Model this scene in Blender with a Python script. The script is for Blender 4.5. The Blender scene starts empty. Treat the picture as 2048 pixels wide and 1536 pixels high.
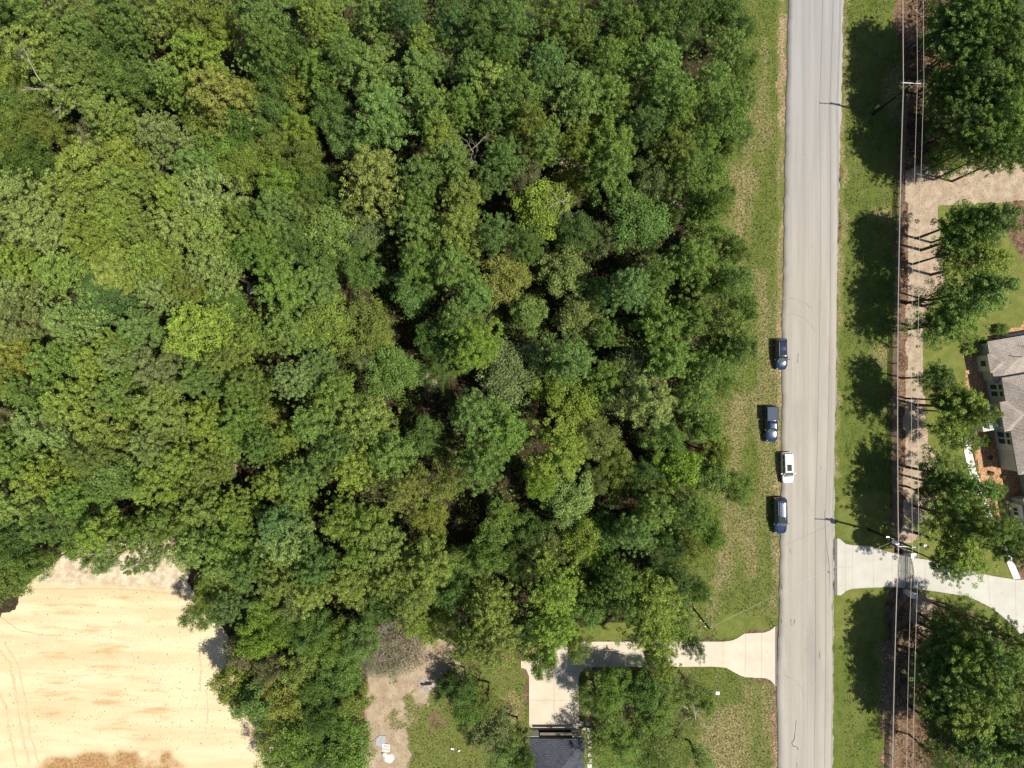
import bpy, math, random
import numpy as np
from mathutils import Vector, Matrix
R_ = math.radians
scene = bpy.context.scene
# ---------------------------------------------------------------- camera, world, sun
CAM_H = 113.6                      # drone height in metres
PPM = 12.5                         # photo pixels per metre on the ground
cam_d = bpy.data.cameras.new('camera'); cam = bpy.data.objects.new('camera', cam_d)
scene.collection.objects.link(cam)
cam.location = (0, 0, CAM_H); cam.rotation_euler = (0, 0, 0)
cam_d.sensor_width = 36.0; cam_d.lens = 36.0 * 1420 / 2048
cam_d.clip_start = 0.5; cam_d.clip_end = 6000
scene.camera = cam
SUN = Vector((0.484, -0.125, 0.866)).normalized()
world = bpy.data.worlds.new('World'); scene.world = world; world.use_nodes = True
wn = world.node_tree; wn.nodes.clear()
sky = wn.nodes.new('ShaderNodeTexSky'); sky.sky_type = 'NISHITA'; sky.sun_disc = False
sky.sun_elevation = R_(60); sky.sun_rotation = math.atan2(SUN.x, SUN.y)
bg = wn.nodes.new('ShaderNodeBackground'); bg.inputs[1].default_value = 0.078
wo = wn.nodes.new('ShaderNodeOutputWorld')
wn.links.new(sky.outputs[0], bg.inputs[0]); wn.links.new(bg.outputs[0], wo.inputs[0])
sun_d = bpy.data.lights.new('sun', 'SUN'); sun_d.energy = 4.95; sun_d.angle = R_(0.5)
sun_d.color = (1.0, 0.94, 0.83)
sun = bpy.data.objects.new('sun', sun_d); scene.collection.objects.link(sun)
sun.rotation_euler = SUN.to_track_quat('Z', 'Y').to_euler(); sun.location = SUN * 200
scene.view_settings.view_transform = 'Standard'; scene.view_settings.look = 'None'
scene.view_settings.gamma = 1.0; scene.view_settings.exposure = 0.30
scene.render.engine = 'CYCLES'
try:
    scene.cycles.max_bounces = 6; scene.cycles.diffuse_bounces = 3; scene.cycles.transparent_max_bounces = 4
except Exception: pass
scene.render.resolution_x = 1024; scene.render.resolution_y = 768

# ---------------------------------------------------------------- helpers
rng = np.random.default_rng(7); rnd = random.Random(11)
COL = scene.collection
def at(px, py, z=0.0):
    """the world point that stands at height z where the photo shows (px, py)"""
    k = (CAM_H - z) / CAM_H / PPM
    return Vector(((px - 1024) * k, (768 - py) * k, z))
def tag(o, label=None, cat=None, group=None, kind=None):
    if label: o['label'] = label
    if cat: o['category'] = cat
    if group: o['group'] = group
    if kind: o['kind'] = kind
    return o
def empty(name, loc=(0, 0, 0), rz=0.0, label=None, cat=None, group=None):
    o = bpy.data.objects.new(name, None); COL.objects.link(o)
    o.empty_display_size = 0.3
    o.location = loc; o.rotation_euler = (0, 0, rz)
    return tag(o, label, cat, group)
def link(name, me, parent=None, mat=None):
    o = bpy.data.objects.new(name, me); COL.objects.link(o)
    if parent is not None: o.parent = parent
    if mat is not None and not me.materials: me.materials.append(mat)
    return o
def copy_tree(o, parent=None):
    c = o.copy(); COL.objects.link(c); c.parent = parent
    for ch in list(o.children): copy_tree(ch, c)
    return c
class MB:
    def __init__(s): s.v = []; s.f = []; s.m = None
    def add(s, vs, fs):
        b = len(s.v); s.v += [tuple(v) for v in vs]; s.f += [tuple(b + i for i in f) for f in fs]; return s
    def box(s, x0, x1, y0, y1, z0, z1, M=None):
        vs = [Vector((x, y, z)) for z in (z0, z1) for y in (y0, y1) for x in (x0, x1)]
        if M is not None: vs = [M @ v for v in vs]
        return s.add(vs, [(0,2,3,1),(4,5,7,6),(0,1,5,4),(2,6,7,3),(0,4,6,2),(1,3,7,5)])
    def cbox(s, x0, x1, y0, y1, z0, z1, c=0.03):
        """box with chamfered top edges"""
        vs = [(x0,y0,z0),(x1,y0,z0),(x1,y1,z0),(x0,y1,z0),(x0,y0,z1-c),(x1,y0,z1-c),(x1,y1,z1-c),(x0,y1,z1-c),
              (x0+c,y0+c,z1),(x1-c,y0+c,z1),(x1-c,y1-c,z1),(x0+c,y1-c,z1)]
        return s.add(vs, [(3,2,1,0),(0,1,5,4),(1,2,6,5),(2,3,7,6),(3,0,4,7),(4,5,9,8),(5,6,10,9),(6,7,11,10),(7,4,8,11),(8,9,10,11)])
    def tube(s, p0, p1, r0, r1=None, n=6, caps=True):
        p0 = Vector(p0); p1 = Vector(p1); r1 = r0 if r1 is None else r1
        d = (p1 - p0); 
        if d.length < 1e-6: return s
        q = d.to_track_quat('Z', 'Y'); vs = []
        for p, r in ((p0, r0), (p1, r1)):
            for i in range(n):
                a = 2 * math.pi * i / n; vs.append(p + q @ Vector((r * math.cos(a), r * math.sin(a), 0)))
        fs = [(i, (i + 1) % n, n + (i + 1) % n, n + i) for i in range(n)]
        if caps: fs += [tuple(range(n - 1, -1, -1)), tuple(range(n, 2 * n))]
        return s.add(vs, fs)
    def path(s, pts, rs, n=5):
        for i in range(len(pts) - 1): s.tube(pts[i], pts[i + 1], rs[i], rs[i + 1], n, caps=False)
        return s
    def poly(s, pts, z0, z1=None):
        """flat polygon at z0, or prism from z0 up to z1"""
        n = len(pts)
        ar = sum(pts[i][0] * pts[(i+1) % n][1] - pts[(i+1) % n][0] * pts[i][1] for i in range(n))
        if ar < 0: pts = pts[::-1]
        if z1 is None: return s.add([(p[0], p[1], z0) for p in pts], [tuple(range(n))])
        vs = [(p[0], p[1], z0) for p in pts] + [(p[0], p[1], z1) for p in pts]
        return s.add(vs, [tuple(range(n, 2 * n))] + [(i, (i + 1) % n, n + (i + 1) % n, n + i) for i in range(n)])
    def mesh(s, name, mat=None, smooth=False):
        me = bpy.data.meshes.new(name); me.from_pydata(s.v, [], s.f); me.update()
        if smooth: me.polygons.foreach_set('use_smooth', [True] * len(me.polygons))
        if mat: me.materials.append(mat)
        return me
    def build(s, name, mat, parent=None, smooth=False):
        return link(name, s.mesh(name, mat, smooth), parent)
def np_mesh(name, verts, faces, mat=None):
    """verts (N,3); faces (M,k)"""
    me = bpy.data.meshes.new(name); k = faces.shape[1]; m = len(faces)
    me.vertices.add(len(verts)); me.vertices.foreach_set('co', np.ascontiguousarray(verts, np.float32).ravel())
    me.loops.add(m * k); me.loops.foreach_set('vertex_index', np.ascontiguousarray(faces, np.int32).ravel())
    me.polygons.add(m); me.polygons.foreach_set('loop_start', np.arange(0, m * k, k, dtype=np.int32))
    try: me.polygons.foreach_set('loop_total', np.full(m, k, np.int32))
    except Exception: pass
    me.update(calc_edges=True); me.validate()
    if mat: me.materials.append(mat)
    return me
# value noise on numpy arrays
_tab = rng.random((256, 256))
def vnoise(x, y, sc, off=0.0):
    x = x / sc + 37.3 + off * 17.1; y = y / sc + 91.7 + off * 5.3
    xi = np.floor(x).astype(int); yi = np.floor(y).astype(int); fx = x - xi; fy = y - yi
    fx = fx * fx * (3 - 2 * fx); fy = fy * fy * (3 - 2 * fy)
    g = lambda a, b: _tab[a & 255, b & 255]
    return (g(xi, yi) * (1 - fx) + g(xi + 1, yi) * fx) * (1 - fy) + (g(xi, yi + 1) * (1 - fx) + g(xi + 1, yi + 1) * fx) * fy
def fbm(x, y, sc, oct=4, off=0.0):
    t = 0; a = 0.5; n = 0
    for i in range(oct): t = t + a * vnoise(x, y, sc / 2 ** i, off + i); n += a; a *= 0.55
    return t / n
def inside(px, py, poly):
    r = np.zeros(px.shape, bool); n = len(poly)
    for i in range(n):
        x0, y0 = poly[i]; x1, y1 = poly[(i + 1) % n]
        if y0 == y1: continue
        c = ((y0 > py) != (y1 > py)) & (px < (x1 - x0) * (py - y0) / (y1 - y0) + x0)
        r ^= c
    return r
# ---------------------------------------------------------------- materials
class NT:
    """small node builder"""
    def __init__(s, name, rough=0.8, spec=0.3):
        s.mat = bpy.data.materials.new(name); s.mat.use_nodes = True; s.t = s.mat.node_tree
        s.b = s.t.nodes['Principled BSDF']; s.b.inputs['Roughness'].default_value = rough
        s.b.inputs['Specular IOR Level'].default_value = spec
    def n(s, typ, **kw):
        nd = s.t.nodes.new(typ)
        for k, v in kw.items(): setattr(nd, k, v)
        return nd
    def put(s, sock, v):
        if isinstance(v, bpy.types.NodeSocket): s.t.links.new(v, sock)
        elif isinstance(v, (tuple, list)) and len(v) == 3 and sock.type == 'RGBA': sock.default_value = (*v, 1)
        else: sock.default_value = v
    def obj(s): return s.n('ShaderNodeTexCoord').outputs['Object']
    def gen(s): return s.n('ShaderNodeTexCoord').outputs['Generated']
    def mapping(s, vec, scale=(1, 1, 1), rot=(0, 0, 0), loc=(0, 0, 0)):
        m = s.n('ShaderNodeMapping'); s.put(m.inputs[0], vec); m.inputs['Scale'].default_value = scale
        m.inputs['Rotation'].default_value = rot; m.inputs['Location'].default_value = loc
        return m.outputs[0]
    def noise(s, vec, scale, detail=3, rough=0.6):
        m = s.n('ShaderNodeTexNoise'); s.put(m.inputs['Vector'], vec); m.inputs['Scale'].default_value = scale
        m.inputs['Detail'].default_value = detail; m.inputs['Roughness'].default_value = rough
        return m.outputs[0]
    def math(s, op, a, b=0.0, clamp=False):
        m = s.n('ShaderNodeMath', operation=op); m.use_clamp = clamp; s.put(m.inputs[0], a); s.put(m.inputs[1], b); return m.outputs[0]
    def step(s, v, lo, hi):
        m = s.n('ShaderNodeMapRange', interpolation_type='SMOOTHSTEP'); s.put(m.inputs[0], v)
        m.inputs[1].default_value = lo; m.inputs[2].default_value = hi; return m.outputs[0]
    def mix(s, f, a, b, mode='MIX'):
        m = s.n('ShaderNodeMix', data_type='RGBA', blend_type=mode); s.put(m.inputs[0], f); s.put(m.inputs[6], a); s.put(m.inputs[7], b); return m.outputs[2]
    def attr(s, name):
        return s.n('ShaderNodeAttribute', attribute_name=name)
    def bump(s, h, strength=0.5, dist=0.05):
        m = s.n('ShaderNodeBump'); s.put(m.inputs['Height'], h); m.inputs['Strength'].default_value = strength
        m.inputs['Distance'].default_value = dist; s.t.links.new(m.outputs[0], s.b.inputs['Normal'])
    def base(s, c): s.put(s.b.inputs['Base Color'], c); return s.mat
def simple(name, c, rough=0.7, spec=0.3, metal=0.0, var=0.12, scale=3.0, coat=0.0):
    t = NT(name, rough, spec); o = t.obj(); n = t.noise(o, scale, 4)
    d = tuple(x * (1 - var) for x in c); l = tuple(min(1, x * (1 + var)) for x in c)
    t.b.inputs['Metallic'].default_value = metal
    if coat: t.b.inputs['Coat Weight'].default_value = coat * .7; t.b.inputs['Coat Roughness'].default_value = 0.06
    return t.base(t.mix(t.step(n, 0.3, 0.7), d, l))
def ground_material():
    t = NT('ground_cover', 0.95, 0.1); o = t.obj()
    A = t.n('ShaderNodeSeparateColor'); t.put(A.inputs[0], t.attr('mask_a').outputs[0])
    B = t.n('ShaderNodeSeparateColor'); t.put(B.inputs[0], t.attr('mask_b').outputs[0])
    gr, dry, sand = A.outputs[0], A.outputs[1], A.outputs[2]
    path, mul, lush = B.outputs[0], B.outputs[1], B.outputs[2]
    nf = t.noise(o, 3.2, 3, 0.7); nm = t.noise(o, 0.7, 4, 0.65); ns = t.noise(t.mapping(o, (1.1, 0.22, 1)), 1.0, 5, 0.7); nl = t.noise(o, 0.13, 3); nx = t.noise(o, 7.0, 2, 0.6)
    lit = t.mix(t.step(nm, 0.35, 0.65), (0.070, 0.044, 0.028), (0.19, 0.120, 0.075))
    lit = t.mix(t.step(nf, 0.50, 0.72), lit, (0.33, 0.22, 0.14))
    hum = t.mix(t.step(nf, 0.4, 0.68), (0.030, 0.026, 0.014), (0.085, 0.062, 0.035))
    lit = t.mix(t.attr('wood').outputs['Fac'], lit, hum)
    def thr(mask, noise, k=0.75):
        v = t.math('ADD', mask, t.math('MULTIPLY', t.math('SUBTRACT', noise, 0.5), k)); return t.step(v, 0.38, 0.62)
    pc = t.mix(t.step(nm, 0.35, 0.68), (0.33, 0.25, 0.175), (0.45, 0.365, 0.27))
    pc = t.mix(t.math('MULTIPLY', t.step(nf, 0.50, 0.78), 0.6), pc, (0.29, 0.215, 0.15))
    c = t.mix(thr(path, nf), lit, pc)
    # grass: two greens, finer blades on top
    g1 = t.mix(t.step(ns, 0.36, 0.62), (0.122, 0.146, 0.030), (0.066, 0.108, 0.020))
    g2 = t.mix(t.step(nm, 0.36, 0.66), g1, (0.128, 0.154, 0.032))
    g3 = t.mix(t.math('MULTIPLY', t.step(nf, 0.50, 0.70), 0.75), g2, (0.035, 0.066, 0.010))
    g4 = t.mix(t.math('MULTIPLY', t.step(nx, 0.56, 0.76), 0.45), g3, (0.20, 0.20, 0.07))
    lawn = t.mix(t.step(nm, 0.35, 0.7), (0.128, 0.152, 0.034), (0.185, 0.195, 0.055))
    lawn = t.mix(t.math('MULTIPLY', t.step(nf, 0.5, 0.72), 0.35), lawn, (0.07, 0.11, 0.012))
    gcol = t.mix(lush, g4, lawn)
    c = t.mix(thr(gr, nf, 0.9), c, gcol)
    dc = t.mix(t.step(nf, 0.36, 0.66), (0.17, 0.12, 0.062), (0.40, 0.305, 0.175))
    dc = t.mix(t.math('MULTIPLY', t.step(nx, 0.58, 0.74), 0.6), dc, (0.52, 0.44, 0.31))
    dn = t.math('ADD', t.math('MULTIPLY', nf, 0.55), t.math('MULTIPLY', nx, 0.45))
    dn = t.math('ADD', t.math('MULTIPLY', dn, 0.7), t.math('MULTIPLY', ns, 0.3))
    c = t.mix(t.step(t.math('ADD', dry, t.math('MULTIPLY', t.math('SUBTRACT', dn, 0.5), 2.3)), 0.22, 1.0), c, dc)
    mc = t.mix(t.step(nx, 0.35, 0.65), (0.24, 0.105, 0.050), (0.62, 0.40, 0.22))
    c = t.mix(thr(mul, nf, 0.5), c, mc)
    # sand with grader streaks, clods and darker damp patches
    stv = t.mapping(o, (0.13, 0.80, 1)); st = t.noise(stv, 1.0, 5, 0.6); big = t.noise(o, 0.09, 3)
    area = t.attr('streak').outputs['Fac']
    sf = t.math('MULTIPLY', t.step(st, 0.47, 0.70), t.step(t.math('ADD', t.math('MULTIPLY', area, 0.34), big), 0.50, 0.80))
    sc = t.mix(t.math('MULTIPLY', sf, 0.80), t.mix(t.step(t.noise(t.mapping(o, (0.05, 0.35, 1)), 1.0, 5, 0.65), 0.35, 0.65), (0.60, 0.475, 0.285), (0.70, 0.58, 0.375)), (0.47, 0.325, 0.150))
    sc = t.mix(t.math('MULTIPLY', t.step(nf, 0.62, 0.74), 0.30), sc, (0.50, 0.34, 0.18))
    pale = t.attr('pale').outputs['Fac']
    sc = t.mix(t.math('MULTIPLY', pale, 0.9), sc, t.mix(t.step(nm, 0.35, 0.65), (0.42, 0.34, 0.235), (0.66, 0.56, 0.42)))
    bank = t.attr('bank').outputs['Fac']
    sc = t.mix(t.math('MULTIPLY', bank, 1.3, True), sc, t.mix(t.step(nf, 0.35, 0.65), (0.27, 0.15, 0.065), (0.45, 0.28, 0.13)))
    c = t.mix(thr(sand, nf, 0.35), c, sc)
    t.bump(t.math('ADD', t.math('MULTIPLY', nf, 1.0), t.math('MULTIPLY', nx, 0.6)), 0.9, 0.12)
    return t.base(c)
def foliage_material():
    t = NT('foliage', 0.6, 0.12)
    oi = t.n('ShaderNodeObjectInfo'); at_ = t.attr('tint').outputs['Fac']; o = t.obj()
    n = t.noise(o, 0.55, 3); 
    hs = t.n('ShaderNodeHueSaturation'); t.put(hs.inputs['Color'], oi.outputs['Color'])
    t.put(hs.inputs['Value'], t.math('MULTIPLY', at_, t.math('ADD', 0.72, t.math('MULTIPLY', n, 0.72))))
    t.put(hs.inputs['Hue'], t.math('ADD', 0.485, t.math('MULTIPLY', t.noise(o, 0.8, 2), 0.03)))
    c = hs.outputs[0]
    t.put(t.b.inputs['Base Color'], c)
    tr = t.n('ShaderNodeBsdfTranslucent'); t.put(tr.inputs[0], t.mix(0.5, c, (0.20, 0.30, 0.03)))
    mx = t.n('ShaderNodeMixShader'); mx.inputs[0].default_value = 0.20
    out = t.t.nodes['Material Output']
    t.t.links.new(t.b.outputs[0], mx.inputs[1]); t.t.links.new(tr.outputs[0], mx.inputs[2]); t.t.links.new(mx.outputs[0], out.inputs[0])
    return t.mat
def tuft_material(name, dark, light, tan):
    t = NT(name, 0.8, 0.1); a = t.attr('tint').outputs['Fac']
    c = t.mix(t.step(a, 0.75, 1.1), dark, light); c = t.mix(t.step(a, 1.12, 1.18), c, tan)
    return t.base(c)
def road_material():
    t = NT('asphalt_road', 0.9, 0.2); o = t.obj()
    ln = t.noise(t.mapping(o, (1.1, 0.05, 1)), 1.0, 4, 0.55); big = t.noise(t.mapping(o, (0.22, 0.02, 1)), 1.0, 2); fi = t.noise(o, 9.0, 3, 0.7)
    pt = t.noise(o, 0.05, 2)
    c = t.mix(t.step(ln, 0.25, 0.75), (0.345, 0.315, 0.272), (0.400, 0.370, 0.325))
    c = t.mix(t.math('MULTIPLY', t.step(big, 0.5, 0.68), 0.5), c, (0.275, 0.255, 0.235))
    st = t.noise(t.mapping(o, (0.45, 0.10, 1)), 1.0, 4, 0.6); c = t.mix(t.math('MULTIPLY', t.step(st, 0.52, 0.72), 0.38), c, (0.26, 0.245, 0.23)); sp = t.noise(o, 0.8, 2); c = t.mix(t.math('MULTIPLY', t.step(sp, 0.70, 0.76), 0.35), c, (0.16, 0.15, 0.145))
    c = t.mix(t.math('MULTIPLY', t.step(fi, 0.4, 0.75), 0.28), c, (0.24, 0.22, 0.195))
    sep = t.n('ShaderNodeSeparateXYZ'); t.put(sep.inputs[0], o)
    # surface colour turns greyer towards the far end of the street
    c = t.mix(t.math('MULTIPLY', t.step(t.math('ADD', sep.outputs[1], t.math('MULTIPLY', pt, 16.0)), 18, 62), 0.80), c, t.mix(t.step(ln, 0.3, 0.7), (0.275, 0.270, 0.272), (0.325, 0.320, 0.320)))
    # wheel tracks
    w = t.n('ShaderNodeTexWave'); w.wave_type = 'BANDS'; w.bands_direction = 'X'; t.put(w.inputs['Vector'], o)
    w.inputs['Scale'].default_value = 0.145; w.inputs['Distortion'].default_value = 0.6; w.inputs['Detail'].default_value = 2
    c = t.mix(t.math('MULTIPLY', t.step(w.outputs[1], 0.6, 1.0), 0.30), c, (0.255, 0.24, 0.22))
    t.bump(fi, 0.3, 0.02)
    return t.base(c)
def concrete_material(name, a, b):
    t = NT(name, 0.85, 0.2); o = t.obj()
    n = t.noise(o, 0.35, 5, 0.65); f = t.noise(o, 6, 3); s = t.noise(o, 0.8, 2)
    c = t.mix(t.step(n, 0.3, 0.7), a, b); c = t.mix(t.math('MULTIPLY', t.step(f, 0.45, 0.8), 0.18), c, (0.3, 0.26, 0.2))
    c = t.mix(t.math('MULTIPLY', t.step(s, 0.66, 0.78), 0.35), c, tuple(x * 0.62 for x in a))
    t.bump(f, 0.15, 0.02); return t.base(c)
def shingle_material(name, a, b, c3):
    t = NT(name, 0.92, 0.15); o = t.obj()
    br = t.n('ShaderNodeTexBrick'); t.put(br.inputs['Vector'], o); br.inputs['Scale'].default_value = 1.0
    br.inputs['Color1'].default_value = (*a, 1); br.inputs['Color2'].default_value = (*b, 1); br.inputs['Mortar'].default_value = (*[x * 0.45 for x in a], 1)
    br.inputs['Brick Width'].default_value = 0.34; br.inputs['Row Height'].default_value = 0.22; br.inputs['Mortar Size'].default_value = 0.03
    n = t.noise(o, 0.6, 4); f = t.noise(o, 9, 2)
    c = t.mix(t.math('MULTIPLY', t.step(n, 0.35, 0.75), 0.4), br.outputs[0], c3)
    c = t.mix(t.math('MULTIPLY', t.step(f, 0.62, 0.7), 0.5), c, tuple(min(1, x * 1.9) for x in b))
    t.bump(br.outputs[1], 0.4, 0.03); return t.base(c)
M = {}
M['ground'] = ground_material(); M['leaf'] = foliage_material(); M['road'] = road_material()
M['concrete'] = concrete_material('driveway_concrete', (0.52, 0.455, 0.35), (0.60, 0.535, 0.43))
M['concrete_new'] = concrete_material('new_concrete', (0.46, 0.445, 0.39), (0.52, 0.505, 0.45))
M['kerb_asphalt'] = simple('patch_asphalt', (0.17, 0.15, 0.15), 0.9)
M['walk'] = concrete_material('sidewalk_concrete', (0.74, 0.69, 0.60), (0.80, 0.76, 0.68))
M['bark'] = simple('bark', (0.10, 0.072, 0.052), 0.95, 0.1, var=0.35, scale=4)
M['grey_bark'] = simple('dead_wood', (0.42, 0.37, 0.31), 0.9, 0.1, var=0.25)
M['tar'] = simple('tar_seal', (0.055, 0.05, 0.05), 0.6, 0.4)
M['joint'] = simple('joint', (0.34, 0.29, 0.22), 0.9)
M['tyremark'] = simple('tyre_mark', (0.285, 0.265, 0.24), 0.9, var=0.2)
M['wire'] = simple('aluminium_wire', (0.62, 0.56, 0.47), 0.5, 0.5, 0.0)
M['pole'] = simple('creosote_pole', (0.030, 0.022, 0.018), 0.9, 0.1, var=0.3)
M['xarm'] = simple('fibreglass_arm', (0.50, 0.50, 0.50), 0.6)
M['insul'] = simple('insulator', (0.35, 0.36, 0.38), 0.25, 0.6)
M['white'] = simple('white_paint', (0.78, 0.77, 0.74), 0.5)
M['steel'] = simple('galvanised', (0.55, 0.56, 0.57), 0.4, 0.5, 0.4)
M['fence'] = simple('ranch_fence_wood', (0.215, 0.165, 0.135), 0.85, 0.15, var=0.35, scale=5)
M['iron'] = simple('wrought_iron', (0.040, 0.030, 0.022), 0.55, 0.4)
M['stucco'] = simple('stucco', (0.50, 0.51, 0.47), 0.9, 0.1, var=0.06, scale=2)
M['stone'] = simple('column_stone', (0.46, 0.47, 0.47), 0.9, 0.1, var=0.12, scale=6)
M['trim'] = simple('trim', (0.60, 0.605, 0.57), 0.7)
M['fascia'] = simple('fascia', (0.16, 0.135, 0.115), 0.7)
M['shingle'] = shingle_material('shingle_brown', (0.34, 0.29, 0.25), (0.47, 0.415, 0.36), (0.50, 0.45, 0.40))
M['shingle_dark'] = shingle_material('shingle_slate', (0.060, 0.066, 0.085), (0.105, 0.112, 0.135), (0.085, 0.090, 0.11))
M['rubber'] = simple('tyre_rubber', (0.02, 0.02, 0.02), 0.85)
M['rim'] = simple('alloy_rim', (0.5, 0.5, 0.52), 0.3, 0.5, 0.8)
M['lamp_glass'] = simple('lamp_glass', (0.22, 0.23, 0.24), 0.15, 0.6)
M['red_glass'] = simple('tail_glass', (0.16, 0.015, 0.015), 0.2, 0.6)
M['plastic'] = simple('black_plastic', (0.015, 0.015, 0.017), 0.5)
M['navy'] = simple('navy_paint', (0.013, 0.030, 0.088), 0.16, 0.4, 0.0, var=0.05, coat=1.0)
M['navy2'] = simple('midnight_paint', (0.012, 0.028, 0.082), 0.16, 0.4, 0.0, var=0.05, coat=1.0)
M['cap_paint'] = simple('camper_shell_paint', (0.045, 0.066, 0.100), 0.6, 0.2, 0.0, var=0.08)
M['white_car'] = simple('white_car_paint', (0.82, 0.82, 0.82), 0.3, 0.5, 0.0, var=0.02, coat=1.0)
M['wing_glass'] = simple('dark_glass', (0.012, 0.016, 0.020), 0.06, 0.8, 0.0)
M['shield_glass'] = simple('windscreen_glass', (0.085, 0.135, 0.130), 0.05, 0.8, 0.0, var=0.45, scale=2.2)
M['win_glass'] = simple('window_glass', (0.030, 0.075, 0.060), 0.08, 0.7, 0.0)
M['wood'] = simple('grey_timber', (0.50, 0.46, 0.38), 0.9, var=0.2)
M['ash'] = simple('ash', (0.32, 0.28, 0.25), 0.95, var=0.3)
M['char'] = simple('charred_wood', (0.04, 0.035, 0.03), 0.9, var=0.3)
M['slab'] = simple('grey_slab', (0.34, 0.35, 0.36), 0.8)
M['paver'] = simple('paver', (0.62, 0.58, 0.52), 0.85)
M['tarp'] = simple('tarp', (0.70, 0.69, 0.64), 0.6)
M['tuft'] = tuft_material('grass_blades', (0.050, 0.080, 0.018), (0.12, 0.15, 0.035), (0.33, 0.26, 0.145))
M['rock'] = simple('stone_grey', (0.40, 0.36, 0.30), 0.9, var=0.25)
# ---------------------------------------------------------------- ground: one seamless grid, cut into its named covers
W = lambda l: [tuple(map(float, p.split(','))) for p in l.split()]
SAND = W('-60,1245 0,1232 30,1205 55,1180 85,1140 112,1108 160,1088 240,1075 330,1080 360,1120 380,1160 396,1215 425,1250 455,1275 470,1320 470,1370 480,1398 520,1402 560,1425 565,1470 560,1500 570,1590 -60,1590')
PALE = W('80,1170 85,1060 420,1060 420,1190 300,1172 200,1168')
BANKP = W('40,1680 55,1545 95,1522 180,1510 230,1502 290,1502 330,1510 372,1530 440,1680')
STREAK = W('70,1190 250,1190 260,1290 330,1310 330,1480 190,1480 190,1400 70,1440')
VERGE_L = W('1440,-60 1590,-60 1580,700 1570,1245 1540,1258 1500,1268 1470,1282 1380,1285 1320,1285 1330,1140 1400,1090 1400,1000 1405,850 1400,780 1430,700 1430,560 1420,430 1410,330 1430,260 1440,200')
DRYS = [W('1450,330 1480,318 1512,330 1515,380 1500,430 1498,520 1482,600 1470,560 1458,440'),
        W('1452,830 1475,770 1500,760 1515,830 1500,900 1470,905 1440,900'), W('1425,900 1470,905 1470,960 1430,950'),
        W('1440,1010 1470,1000 1475,1120 1450,1190 1412,1190 1400,1170 1430,1140'),
        W('1500,530 1532,520 1545,700 1548,900 1535,1240 1518,1240 1530,1000 1520,900 1512,700'),
        W('1484,700 1500,640 1486,560 1478,600 1480,660'),
        W('1400,1450 1455,1400 1480,1395 1498,1440 1500,1590 1420,1590 1390,1500'), W('1515,1350 1550,1370 1555,1480 1530,1560 1518,1440'),
        W('1760,150 1810,120 1812,260 1770,250'), W('1740,690 1790,680 1790,735 1745,735'), W('1500,975 1512,970 1512,1240 1498,1240'),
        W('1700,1375 1740,1370 1745,1400 1700,1415'), W('1752,1290 1790,1270 1795,1590 1770,1590'),
        W('1720,420 1790,400 1790,450 1730,440')]
SHOULD_L = W('1562,-60 1578,-60 1574,200 1570,450 1567,650 1562,1000 1556,1246 1545,1246 1545,1100 1550,700 1555,300')
SHOULD_L2 = W('1550,1370 1562,1370 1560,1600 1548,1600')
SHOULD_R = W('1683,-60 1700,-60 1697,150 1694,420 1688,600 1680,800 1680,960 1665,960 1668,700 1674,450 1680,200')
VERGE_R = W('1684,-60 1790,-60 1800,150 1796,300 1792,500 1787,800 1785,1000 1783,1100 1783,1180 1770,1260 1765,1400 1765,1600 1660,1600 1660,900 1672,500')
LAWN_R = [W('1875,412 2010,405 2012,470 2060,540 2060,630 2040,655 1990,668 1935,682 1925,700 1938,790 1955,850 1928,872 1940,925 1960,985 1990,1060 2032,1160 1940,1142 1815,1114 1802,1090 1838,1080 1836,1060 1880,1010 1878,925 1860,890 1850,836 1847,735 1848,661 1862,600 1893,555 1884,500 1878,450'),
          W('1829,1177 1925,1191 1976,1212 2011,1238 2060,1285 2060,1312 2010,1275 1975,1240 1930,1217 1860,1196')]
LAWN_Z = [W('1676,985 1790,985 1790,1100 1706,1090 1680,1078'), W('1680,1190 1706,1177 1790,1174 1780,1215 1755,1280 1668,1285 1668,1190'), W('1440,1225 1540,1225 1545,1262 1470,1282 1440,1280')]
PATH_R = W('1812,345 1840,330 1880,335 1960,330 2060,320 2060,398 2010,408 1876,412 1878,450 1884,500 1893,555 1862,600 1848,661 1847,735 1850,836 1860,886 1880,925 1882,1010 1836,1062 1838,1100 1806,1100 1802,1075 1808,1010 1810,800 1816,560 1818,420')
MULCH = W('1925,690 1935,662 1990,648 2030,632 2070,618 2070,1120 2040,1120 2030,1100 2005,1090 1996,1060 1978,1010 1962,950 1946,880 1960,850 1940,800 1930,750')
YARD_TAN = W('728,1300 800,1270 900,1290 925,1322 935,1345 880,1385 860,1425 830,1465 820,1600 700,1600 742,1500 728,1420 735,1350')
YARD_G = W('810,1400 860,1420 900,1375 960,1330 1040,1325 1058,1350 1058,1600 800,1600 815,1480')
YARD_TAN2 = W('990,1400 1040,1380 1058,1400 1050,1440 1010,1450')
SIDE_G = W('1157,1340 1280,1334 1430,1333 1490,1354 1545,1370 1552,1600 1157,1600')
STRIP_G = W('1150,1250 1250,1245 1380,1260 1380,1284 1130,1284')
BARE_UND = [W('1230,1395 1285,1395 1290,1440 1240,1450')]
TANR = W('1826,1185 1870,1195 1880,1230 1850,1265 1825,1260')
TANR2 = W('1970,1240 2003,1262 2004,1285 1960,1290 1945,1260')
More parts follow.
